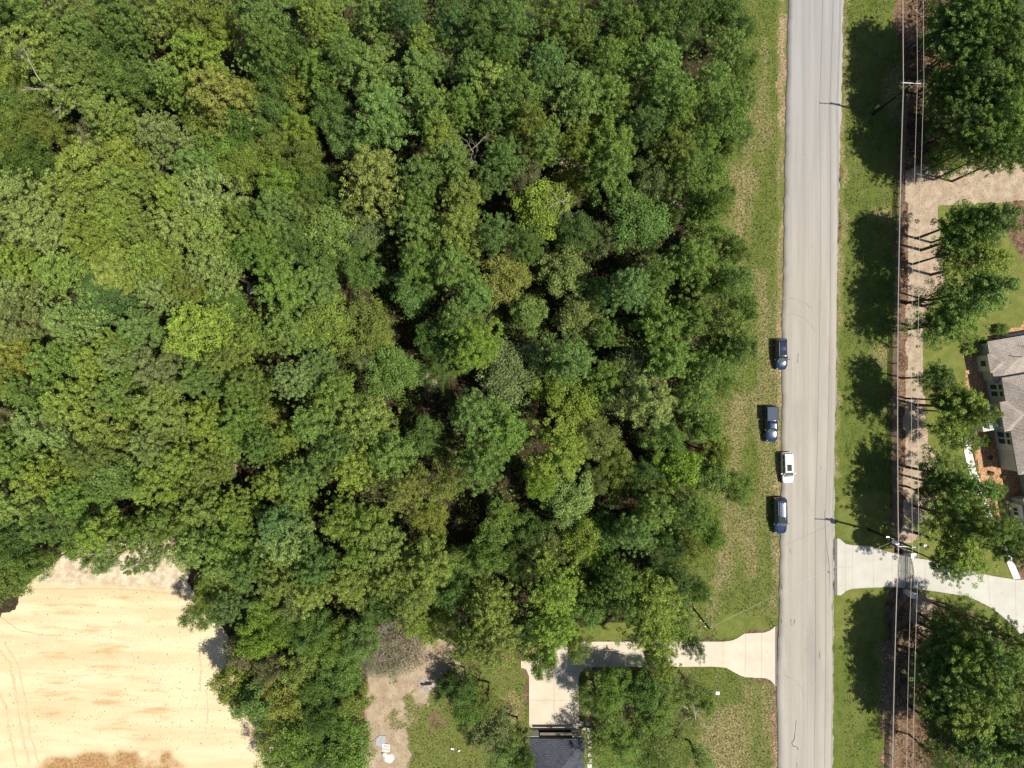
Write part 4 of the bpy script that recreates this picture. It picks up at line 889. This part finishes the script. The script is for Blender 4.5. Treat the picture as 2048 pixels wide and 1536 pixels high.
# ---------------------------------------------------------------- trees: crown centre in the photo, crown radius (photo pixels), kind, colour
COLS = {'y': (.202, .268, .050), 'g': (.145, .222, .047), 'b': (.132, .212, .055), 'p': (.205, .272, .070), 'd': (.096, .154, .036), 'o': (.170, .216, .045),  # yellow-green and pale tones also brightened, putting the left wood's sun hotspot into colour
        'l': (.188, .274, .042), 'w': (.158, .200, .062), 'n': (.168, .158, .072), 't': (.094, .158, .048), 'Y': (.218, .248, .050)}
CNAME = {'y': 'yellow-green', 'g': 'mid-green', 'b': 'bluish green', 'p': 'pale green', 'd': 'dark green', 'o': 'olive green', 'l': 'bright lime green', 'w': 'grey-green', 'n': 'brownish', 't': 'deep bluish green', 'Y': 'yellowing'}
TREES = """
20,22,36,B,d 85,34,42,P,y 130,10,30,B,n 185,38,35,B,w 240,20,36,P,g 253,68,34,P,g 325,30,42,P,y 403,38,44,P,o 68,103,58,P,y 513,34,52,P,g 526,89,36,P,g 632,27,44,P,y 677,85,40,B,g
393,103,52,P,y 427,185,58,P,Y 342,157,36,P,y 154,122,40,P,o 140,178,56,P,y 222,116,44,B,d 246,167,40,B,g 290,178,42,B,d 581,85,48,B,d 547,144,48,B,d 513,198,48,B,o 598,178,46,B,o 667,222,44,B,b
34,164,40,B,y 20,208,38,B,g 66,215,42,B,o 222,240,48,P,y 34,260,46,B,o 103,263,40,B,o 205,284,46,B,n 325,270,54,P,p 410,239,46,B,o 478,253,46,B,d 547,222,42,B,d 598,256,34,B,l 444,308,52,B,g 495,335,46,B,o
547,284,40,B,o 560,369,44,B,l 615,325,44,B,o 632,376,46,B,d 68,325,46,B,d 16,308,40,B,o 180,345,66,P,y 245,378,58,P,y 147,393,56,P,y 34,403,56,P,p 85,455,56,P,p 410,400,62,P,p 352,400,46,P,y 427,478,58,P,y
365,458,48,P,p 383,342,42,P,g 547,420,44,P,g 581,485,44,B,d 667,461,58,B,p 608,420,36,B,o 240,444,42,P,y 191,485,48,P,y 290,470,42,P,o 34,527,46,P,y 20,592,54,P,p 51,640,50,P,w 130,544,52,P,y 239,538,54,P,y
308,520,48,P,y 205,602,54,B,t 143,650,48,P,p 282,652,40,P,b 235,690,36,P,y 393,667,78,P,l 325,585,40,P,p 372,575,34,P,o 430,540,54,P,p 581,572,52,P,g 581,664,54,P,g 649,534,44,B,b 660,650,60,B,o 513,500,40,P,g
478,644,40,B,g 109,722,54,P,g 34,712,38,P,Y 20,762,38,P,y 246,719,36,P,p 191,722,38,P,y 328,748,48,P,w 410,765,40,P,g 461,732,42,P,o 489,773,42,P,g 591,760,42,P,p 137,800,50,P,y 239,790,52,P,g 68,783,44,P,g
10,852,40,B,n 85,852,54,P,p 205,858,50,P,y 325,817,56,P,y 419,842,48,P,y 314,886,52,P,p 478,842,42,P,g 538,838,36,B,Y 530,892,38,P,b 628,848,52,P,g 666,785,50,P,y 676,893,48,P,g 376,910,46,P,y 427,930,44,P,o
185,910,44,P,o 239,958,54,B,g 34,920,46,P,g 85,960,50,P,y 554,960,46,P,y 608,950,44,P,g 325,968,48,P,y 150,1000,46,P,g 40,1010,48,P,y 95,1050,44,P,g 30,1090,46,B,d 20,1160,40,B,o 70,1130,34,B,g 165,1085,34,B,g
205,1060,42,P,y 275,1075,44,P,g 290,1120,30,P,g 205,1120,26,B,g 340,1050,44,P,g 385,1100,46,P,p 410,1020,44,P,y 455,1080,48,P,g 430,1170,46,B,o 400,1225,34,B,g 455,1220,38,P,b 470,1020,40,P,y 555,1040,40,P,b
580,1080,54,P,p 500,1140,42,P,g 560,1160,50,P,o 640,1130,42,P,b 625,1180,40,P,y 700,1165,50,P,y 680,1040,46,P,l 740,1050,48,P,y 770,1090,48,P,p 720,1100,36,P,g 540,1215,38,B,l 590,1210,34,B,w 520,1280,42,B,l
570,1245,34,B,g 620,1260,40,B,g 660,1290,44,B,g 720,1280,40,B,g 600,1330,42,B,o 490,1300,34,B,n 545,1330,32,B,n 470,1370,46,B,o 570,1390,58,B,Y 520,1400,44,B,g 640,1370,46,B,d 690,1345,42,B,g 650,1430,46,B,d
545,1450,38,B,o 600,1480,54,B,g 560,1520,46,B,g 690,1440,44,B,g 700,1500,46,B,g 650,1510,42,B,d 710,1395,36,B,o
748,31,48,P,g 810,24,36,P,t 902,38,44,P,t 970,20,38,B,d 1032,48,46,P,g 957,72,40,P,d 1124,27,44,P,g 1162,62,46,P,g 1220,27,44,P,d 1254,62,44,P,g 1322,27,42,P,g 1375,31,38,P,d 1440,40,42,B,d 1460,100,38,P,g
700,113,44,P,g 752,148,50,P,g 834,144,46,P,g 881,123,42,B,w 998,110,42,P,d 1093,130,46,P,b 936,142,36,P,g 758,232,62,P,b 871,225,52,P,g 881,290,42,P,y 978,168,52,P,y 1046,195,54,P,g 998,222,40,P,g 1062,252,42,P,o
1162,185,54,P,g 1223,195,48,P,g 1220,118,46,P,g 1315,125,56,P,g 1335,188,52,P,b 929,212,40,P,g 745,352,70,P,Y 844,349,42,P,g 905,322,44,P,g 1011,318,38,P,b 1093,288,44,P,g 1150,290,34,P,y 1223,285,50,P,g
1290,250,44,P,d 1360,225,48,P,g 1420,170,48,P,g 1450,235,48,P,g 1356,305,46,P,o 1400,290,42,P,g 929,393,48,P,o 830,403,38,P,g 1083,412,58,B,l 1049,350,42,B,n 1145,372,40,B,Y 1305,366,42,B,w 1278,452,62,B,b
1370,345,42,P,g 1410,350,38,B,g 731,470,46,B,w 844,461,48,P,g 915,455,52,P,y 991,471,42,P,b 1151,470,44,B,d 1220,335,48,P,g 1400,420,46,B,g 1350,420,38,B,d 1430,480,42,B,g
724,544,46,B,b 834,530,46,P,g 905,540,52,P,g 950,590,46,P,g 1015,551,50,B,Y 1124,548,52,B,w 1254,579,48,P,b 1319,552,40,P,g 1385,530,46,P,g 1440,560,46,B,g 741,654,64,B,o 793,739,54,B,g 922,632,48,P,g
957,688,52,P,l 875,678,44,B,d 1015,746,68,B,w 1059,626,38,B,p 1158,630,48,B,w 1144,722,52,P,g 1322,650,56,P,g 1264,722,46,B,w 1390,640,44,P,g 1450,650,46,P,o 1158,808,54,B,y 1196,872,46,B,w 1298,793,50,P,p
943,830,52,P,g 1015,862,58,P,g 955,925,46,P,g 1127,903,58,P,y 851,880,40,B,d 731,842,66,P,y 705,935,50,P,y 780,900,46,P,g 888,964,50,B,o 810,985,42,P,Y 1083,961,38,B,l 1141,1000,58,B,p 1330,875,48,B,b 1240,920,36,B,o
1350,720,46,P,g 1420,730,48,P,g 1390,790,44,P,g 1455,700,38,P,g 1400,850,42,B,g 1356,940,46,B,l 1420,950,42,B,g 1470,975,36,B,g 1290,950,44,B,d 1310,1020,46,P,g 1385,1020,46,P,g 1270,1060,44,P,b 1210,1060,44,B,d
1380,1090,38,B,Y 1415,1070,34,B,g 1330,1090,40,B,d 860,1030,42,B,Y 1010,1040,46,B,g 1060,1060,38,B,d 985,1110,46,B,g 1100,1090,44,B,w 1160,1090,46,B,y 860,1120,48,P,y 830,1180,50,P,y 900,1180,46,B,d
1040,1130,40,B,d 950,1180,44,B,o 1112,1182,56,P,l 1112,1250,46,P,l 974,1225,52,P,o 990,1285,54,P,o 930,1280,40,P,o 1085,1312,38,B,g 1150,1290,30,B,o 1296,1205,54,P,y 1242,1160,44,P,g 1307,1268,54,P,y 1318,1325,36,P,y
1250,1205,36,P,g 1350,1240,42,B,g 1195,1170,44,B,d 1350,1165,44,B,d 1385,1290,24,B,d 1185,1220,36,B,g 1395,1180,26,B,g 860,1250,38,B,y 825,1240,38,P,y 770,1200,44,B,d 780,1150,42,P,y
1228,1375,40,U,g 1195,1395,34,U,d 1285,1385,36,U,d 1330,1390,38,U,g 1378,1375,32,U,w 1310,1430,36,U,g 1225,1450,44,U,g 1200,1500,38,U,g 1260,1500,44,U,g 1330,1470,46,U,w 1380,1440,28,U,w 1320,1520,44,U,d 1400,1525,34,U,g
1408,1405,24,V,g 925,1375,36,U,d 975,1400,34,U,o 940,1420,34,U,d 900,1365,24,V,d 1035,1470,28,U,o 990,1460,42,U,w 1010,1510,42,U,g 1045,1520,26,U,d
1893,310,38,V,g 1935,440,44,L,g 1995,440,40,L,g 1985,575,42,L,g 1950,465,52,L,g 1975,520,48,L,y 1920,500,40,L,g 1868,595,42,U,d 1915,640,46,L,g 1960,590,46,L,g 1880,650,40,L,d 1878,755,32,L,d 1930,815,50,L,y 1898,800,34,L,d 1965,828,26,L,y 1915,858,40,U,d 1890,950,48,L,d
1950,985,44,L,g 1905,1035,52,L,y 1925,1100,54,L,y 1895,1130,32,L,g 1975,1055,42,L,g 2024,1075,36,L,g 2035,1110,28,L,g 1860,985,30,U,d
1925,35,46,L,g 1985,30,44,L,g 2035,55,44,L,b 1940,110,46,L,g 2000,105,44,L,d 1890,70,40,L,d 1985,175,46,L,g 2035,150,42,L,g 1925,180,44,L,d 2010,235,46,L,g 1950,255,42,L,g 1890,160,36,L,d 2040,300,40,L,g 1990,300,32,L,g 1925,240,36,L,d 1905,20,34,L,d 2040,210,34,L,g
1893,1258,40,U,d 1925,1236,40,U,g 1935,75,40,L,d 1965,60,42,L,d 2015,80,42,L,g 1955,150,40,L,d 2015,190,42,L,g 1975,220,40,L,d 2035,250,40,L,g 1960,285,32,L,g 2015,10,38,L,d 1950,5,38,L,g 1872,60,26,U,d 1878,128,28,U,d 1885,205,28,U,d 1872,258,22,V,d 1898,30,26,U,d 1868,1300,26,U,d 1870,1345,24,U,d 1866,1400,26,U,d 1872,1455,28,U,d 1870,1515,28,U,d 1475,140,36,B,g 1482,205,34,P,g 1478,270,30,B,g 1440,300,30,B,o 1470,560,36,P,g 1478,625,36,B,g 1480,690,34,P,g 1450,770,30,B,g 1440,400,30,P,g 1465,500,30,B,g 1480,60,26,B,d 1895,1300,48,L,d 1960,1265,34,U,g 1950,1310,48,L,g 2000,1320,44,L,g 2035,1350,44,L,g 1880,1355,44,L,d 1935,1370,46,L,g 1985,1390,48,L,g 1880,1420,36,L,d 1940,1435,48,L,y 2000,1450,48,L,g 2040,1420,40,L,y 1905,1480,46,L,d 1960,1500,48,L,g 2015,1510,46,L,g 2045,1490,36,L,d 2015,1270,30,L,d
"""
FOREST = W('-80,-80 1470,-80 1468,60 1460,130 1478,200 1466,270 1420,330 1436,430 1450,520 1466,600 1478,700 1436,780 1416,850 1450,960 1462,990 1416,1040 1406,1110 1380,1180 1330,1230 1250,1235 1180,1240 1100,1290 1010,1310 925,1275 860,1260 800,1235 735,1270 720,1330 712,1450 690,1600 575,1600 560,1480 500,1390 450,1345 450,1270 400,1200 385,1130 345,1075 250,1090 130,1075 60,1150 0,1200 -80,1230')
LAND = [('the sand lot', 230, 1330), ('the white car', 1578, 936), ('the pickup', 1545, 848), ('the uppermost parked car', 1564, 709), ('the lowest parked car', 1562, 1031), ('the cream driveway', 1440, 1310),
        ('the gated driveway', 1760, 1135), ('the stucco house', 2020, 800), ('the top pole', 1746, 228), ('the garage roof', 1110, 1510), ('the tan yard', 790, 1420), ('the bare brush', 793, 1301), ('the verge pole', 1400, 1235),
        ('the upper left snag', 120, 190), ('the upper middle snag', 950, 316), ('the round dark tree', 205, 602), ('the brightest pine', 393, 667), ('the big bluish pine', 758, 232), ('the yellowing pine', 745, 352),
        ('the bluish oak', 1278, 452), ('the lime oak', 1083, 412), ('the grey-green oak', 1015, 746), ('the lime pine', 1112, 1182), ('the broad pale pine', 731, 842), ('the lime patch', 560, 369), ('the yellowing oak', 1015, 551),
        ('the fine olive oak', 888, 964), ('the brown gap', 465, 945), ('the big bright pine', 180, 345), ('the top left corner', 0, 0), ('the bottom right corner', 2048, 1536), ('the top right corner', 2048, 0), ('the lower gate column', 1829, 1190),
        ('the path bend', 1860, 370), ('the curved sidewalk', 1945, 930), ('the house corner', 1965, 690), ('the pallet', 772, 1495), ('the ash heap', 855, 1367)]
def direction(dx, dy):
    if abs(dx) > 2.2 * abs(dy): return 'right of' if dx > 0 else 'left of'
    if abs(dy) > 2.2 * abs(dx): return 'below' if dy > 0 else 'above'
    return ('below right of' if dx > 0 else 'below left of') if dy > 0 else ('above right of' if dx > 0 else 'above left of')
def dist(d): return 'touching' if d < 50 else 'close' if d < 105 else 'a short way' if d < 175 else 'well' if d < 260 else 'far'
def tree_label(px, py, size, colour, what):
    """words for a tree: how it looks, then where it stands from the nearest things one can find"""
    near = sorted((math.hypot(px - x, py - y), n, x, y) for n, x, y in LAND if math.hypot(px - x, py - y) > 22)[:6]
    def ph(k, far=True):
        d, n, x, y = near[k]; return '%s %s %s' % (dist(d) if d > 50 and far else 'just', direction(px - x, py - y), n) if far else '%s %s' % (direction(px - x, py - y), n)
    cands = ['%s %s %s %s' % (size, colour, what, ph(0))]
    for a in range(0, 4):
        for b in range(a + 1, 6):
            cands.append('%s %s %s %s and %s' % (size, colour, what, ph(a, False), ph(b, False)))
            cands.append('%s %s %s and %s' % (colour, what, ph(a), ph(b, False)))
    for c in cands:
        if len(c.split()) <= 16 and c not in seen_lab: seen_lab[c] = 1; return c
    print('NOLABEL', px, py); return cands[0]
NAT = {'P': (21, 4, .77), 'B': (15, 4, .66), 'L': (21, 4, .80), 'U': (15, 4, .66), 'V': (5, 4, .6)}
used = {}; protos = {}
seen_lab = {}
def place_tree(px, py, r, kind, col, H=None, group='trees of the big wood left of the road'):
    H0, R0, cf = NAT[kind]
    if H is None: H = {'P': rnd.uniform(18, 22), 'B': rnd.uniform(12, 16), 'L': rnd.uniform(16, 20), 'U': rnd.uniform(8.5, 11.5), 'V': rnd.uniform(3.5, 5)}[kind]
    if px > 1800 and kind in 'LU':      # how far a shadow may reach west tells the height
        rx = px - 1024; H = min(H, max(6, (rx - 683 - (.85 if py > 260 else .65) * r) / (rx / 113.6 + 7)) / cf)
    zc = H * cf; c = at(px, py, zc); R = r / PPM * (CAM_H - zc) / CAM_H * 1.14
    if kind in 'UVL': R *= 1.06 if kind != 'L' else 0.99
    lib = {'P': PINES, 'B': BROADS, 'L': LONE, 'U': SPARSE if col in 'wo' or rnd.random() < .5 else BROADS, 'V': BUSHES}[kind]
    crown, trunk = lib[rnd.randrange(len(lib))]
    nm = {'P': 'pine_tree', 'L': 'pine_tree', 'B': 'broadleaf_tree', 'U': 'broadleaf_tree', 'V': 'bush'}[kind]
    size = 'very large' if r > 58 else 'large' if r > 50 else 'medium-sized' if r > 40 else 'smallish'
    what = {'P': 'pine', 'L': 'pine', 'B': 'leafy tree', 'U': 'leafy tree', 'V': 'bush'}[kind]
    lab = tree_label(px, py, size, CNAME[col], what)
    e = empty(nm, (c.x, c.y, 0), rnd.uniform(0, 6.28), lab, 'bush' if kind == 'V' else 'pine tree' if kind in 'PL' else 'leafy tree', group)
    e.scale = (R / R0, R / R0, H / H0)
    o = link('crown', crown, e); k = COLS[col]; v = rnd.uniform(.90, 1.16)
    o.color = (k[0] * v * rnd.uniform(.92, 1.07), k[1] * v, k[2] * v * rnd.uniform(.85, 1.2), 1)
    link('trunk', trunk, e)
    return e
pts = []
for tok in TREES.split():
    a = tok.split(','); px, py, r = float(a[0]), float(a[1]), float(a[2])
    kind, col = a[3], a[4]
    right = px > 1700
    grp = 'trees of the big wood left of the road' if kind in 'PB' else ('bushes' if kind == 'V' else 'pines and oaks of the gated house grounds' if right else 'trees around the cream driveway and garage')
    pts.append((px, py, r)); place_tree(px, py, r, kind, col, None, grp)
# the rest of the wood, thinner trees of the second storey filling the room left between the big crowns
fill = 0; tries = 0
while tries < 9000 and len(pts) < 500:
    tries += 1; px, py = rnd.uniform(-50, 1480), rnd.uniform(-50, 1400)
    if not inside(np.array([px]), np.array([py]), FOREST)[0]: continue
    r = rnd.uniform(30, 44)
    if any((px - x) ** 2 + (py - y) ** 2 < ((.50 if px < 640 else .56) * (r + q)) ** 2 for x, y, q in pts): continue
    leftish = px < 560 + (py - 300) * .15
    k = 'P' if rnd.random() < (.75 if leftish and py > 330 else .45) else 'B'
    c = rnd.choice('yyppgog' if leftish else 'ggbdowyg')
    pts.append((px, py, r)); place_tree(px, py, r, k, c, rnd.uniform(14, 18) if k == 'P' else rnd.uniform(9, 13)); fill += 1
print('TREES', len(pts), 'filled', fill)
def special(name, px, py, H, R, H0, R0, lib, col, label, cat, group=None):
    c = at(px, py, H * .7); crown, trunk = lib; e = empty(name, (c.x, c.y, 0), rnd.uniform(0, 6), label, cat, group); e.scale = (R / R0, R / R0, H / H0)
    if crown: o = link('crown', crown, e); o.color = (*COLS[col], 1)
    link('trunk', trunk, e); return e
special('dead_tree', 128, 190, 20.5, 3.6, 17, 3.2, SNAG[0], 'n', 'bleached bare snag among yellow-green pines near the upper left corner', 'dead tree', 'bleached snags in the wood')
special('dead_tree', 950, 316, 17, 2.6, 15, 2.8, SNAG[1], 'n', 'slim bleached snag in a dark gap, upper middle of the wood', 'dead tree', 'bleached snags in the wood')
special('dead_tree', 1128, 412, 16, 2.4, 17, 3.2, SNAG[0], 'n', 'bleached snag beside the bright lime green leafy tree in the upper middle', 'dead tree', 'bleached snags in the wood')
special('dead_tree', 1385, 1425, 9.5, 2.6, 15, 2.8, SNAG[1], 'n', 'grey bare limbs leaning over the grass right of the garage grove', 'dead tree', 'bleached snags in the wood')
special('brush_thicket', 790, 1300, 4.6, 5.2, 4.5, 4, BRUSH[0], 'n', 'large grey-tan bare brush thicket at the top of the tan yard', 'thicket')
special('brush_thicket', 750, 1330, 3.0, 2.8, 4.5, 4, BRUSH[0], 'w', 'small brush patch at the left edge of the tan yard', 'thicket')
for (px, py, s, col, lab) in ((1962, 683, .5, 'd', 'small dark shrub at the upper corner of the stucco house'), (1939, 700, .9, 'y', 'yellow-green round shrub in the mulch by the upper house corner'), (1996, 660, .8, 'g', 'green shrub against the mulch edge above the house roof'),
                              (1979, 915, .3, 'n', 'tiny shrub in the sunny mulch, upper one of three'), (1981, 946, .3, 'n', 'tiny shrub in the sunny mulch, middle one of three'), (2007, 953, .32, 'n', 'tiny shrub in the sunny mulch, right one of three'), (1990, 980, 1.0, 'g', 'low green shrub in the mulch at the lower end of the sidewalk shade'),
                              (1967, 880, .8, 'g', 'green shrub between the sidewalk and the lower house windows')):
    c = at(px, py); e = empty('shrub', c, rnd.uniform(0, 6), lab, 'shrub', 'shrubs in the mulch beds'); q = s / 4 * 1.6; e.scale = (q, q, q * .9)
    o = link('crown', BUSHES[rnd.randrange(2)][0], e); o.color = (*COLS[col], 1); link('trunk', BUSHES[0][1], e)

# ---------------------------------------------------------------- uncountable stuff: understorey, weeds and grass blades, litter
def sample(n, test):
    out = []
    while sum(len(o) for o in out) < n:
        x = rng.uniform(-84, 84, n * 2); y = rng.uniform(-64, 64, n * 2); k = test(x, y); out.append(np.stack([x[k], y[k]], -1))
    return np.concatenate(out)[:n]
def gm(name, x, y):
    xs, ys = GM['xs'], GM['ys']; i = np.clip(np.searchsorted(xs, x), 0, len(xs) - 1); j = np.clip(np.searchsorted(ys, y), 0, len(ys) - 1); return GM[name][j, i]
def forest_test(x, y): return inside(1024 + x * PPM * 1.03, 768 - y * PPM * 1.03, FOREST) & (gm('grass', x, y) < .4) & (gm('sand', x, y) < .4)
cl = sample(5200, lambda x, y: forest_test(x, y) & (fbm(x, y, 8, 3, 21) > .36))
GROVE = [W('1845,-40 2080,-40 2080,318 1950,322 1870,318 1850,250'), W('1838,1240 1900,1225 1950,1235 1985,1290 2060,1340 2060,1560 1836,1560')]
cg = sample(420, lambda x, y: (inside(1024 + x * PPM, 768 - y * PPM, GROVE[0]) | inside(1024 + x * PPM, 768 - y * PPM, GROVE[1])) & (fbm(x, y, 5, 3, 23) > .42))
cl = np.concatenate([cl, cg])
C, Nn, S, T = puffs(np.concatenate([cl, rng.uniform(.3, 3.2, (len(cl), 1))], 1), rng.uniform(.6, 1.5, len(cl)), 22, .26, .7, .7)
o = link('undergrowth', leaves(C, Nn, S, T, 'undergrowth', M['leaf'], 1.3)); o.color = (.10, .14, .034, 1); tag(o, 'low green undergrowth on the floor of the woods', 'undergrowth', kind='stuff')
# right side grove floors: sparse seedlings
offroad = lambda x, y: ~(inside(1024 + x * PPM, 768 - y * PPM, DW_R) | inside(1024 + x * PPM, 768 - y * PPM, DW_L))
gp = sample(38000, lambda x, y: offroad(x, y) & (rng.random(len(x)) < 2) & ((gm('grass', x, y) > .5) & (gm('lush', x, y) < .5) & (1024 + x * PPM < 1555) |  (gm('grass', x, y) > .5) & (gm('lush', x, y) < .5) & (1024 + x * PPM > 1690) & (rng.random(len(x)) < .35 + .65 * (fbm(x, y, 2.5, 3, 31) > .5))))
n = len(gp); dr = gm('dry', gp[:, 0], gp[:, 1]); Z = rng.uniform(.0, .16, n)
T = rng.uniform(.7, 1.1, n); T = np.where(rng.random(n) < np.clip(dr * .6, .03, .45), 1.2, T)
o = link('grass_blades', leaves(np.stack([gp[:, 0], gp[:, 1], Z], -1), rand_dir(n, 1.1), rng.uniform(.07, .18, n), T, 'grass_blades', M['tuft'], 1.8)); tag(o, 'weedy tufts of the road verges', 'grass', kind='stuff')
gp = sample(5000, lambda x, y: (gm('path', x, y) > .5) | ((np.abs(x - 66) < 6) & (gm('grass', x, y) < .5) & (gm('mul', x, y) < .5)))
n = len(gp); o = link('leaf_litter', leaves(np.concatenate([gp, rng.uniform(.0, .05, (n, 1))], 1), rand_dir(n, 2.0), rng.uniform(.06, .14, n), np.where(rng.random(n) < .5, 1.2, rng.uniform(.6, .9, n)), 'leaf_litter', tuft_material('dead_leaves', (.10, .055, .03), (.26, .17, .10), (.42, .32, .22)), 1.4))
tag(o, 'dead leaves and pine straw scattered over the bare ground', 'litter', kind='stuff')
def debris(poly, n, label):
    bb = np.array(poly); x = rng.uniform(bb[:, 0].min(), bb[:, 0].max(), n * 3); y = rng.uniform(bb[:, 1].min(), bb[:, 1].max(), n * 3); k = inside(x, y, poly); x = x[k][:n]; y = y[k][:n]
    q = (1 - np.clip(np.minimum(x - 10, 360 - x) / 200, 0, 1) * .5) > rng.random(len(x)); x, y = x[q], y[q]; m = len(x)
    return np.stack([(x - 1024) / PPM, (768 - y) / PPM, rng.uniform(.0, .05, m)], -1)
d = debris(W('10,1200 380,1160 440,1380 500,1430 500,1500 10,1500'), 800, ''); n = len(d)
o = link('clods', leaves(d, rand_dir(n, .8), rng.uniform(.06, .22, n), rng.uniform(.6, .95, n), 'clods', simple('clod', (.30, .19, .10), .95, var=.3), 1.2)); tag(o, 'small clods and bark chips on the sand', 'clods', kind='stuff')
print('OBJS', len(bpy.data.objects))
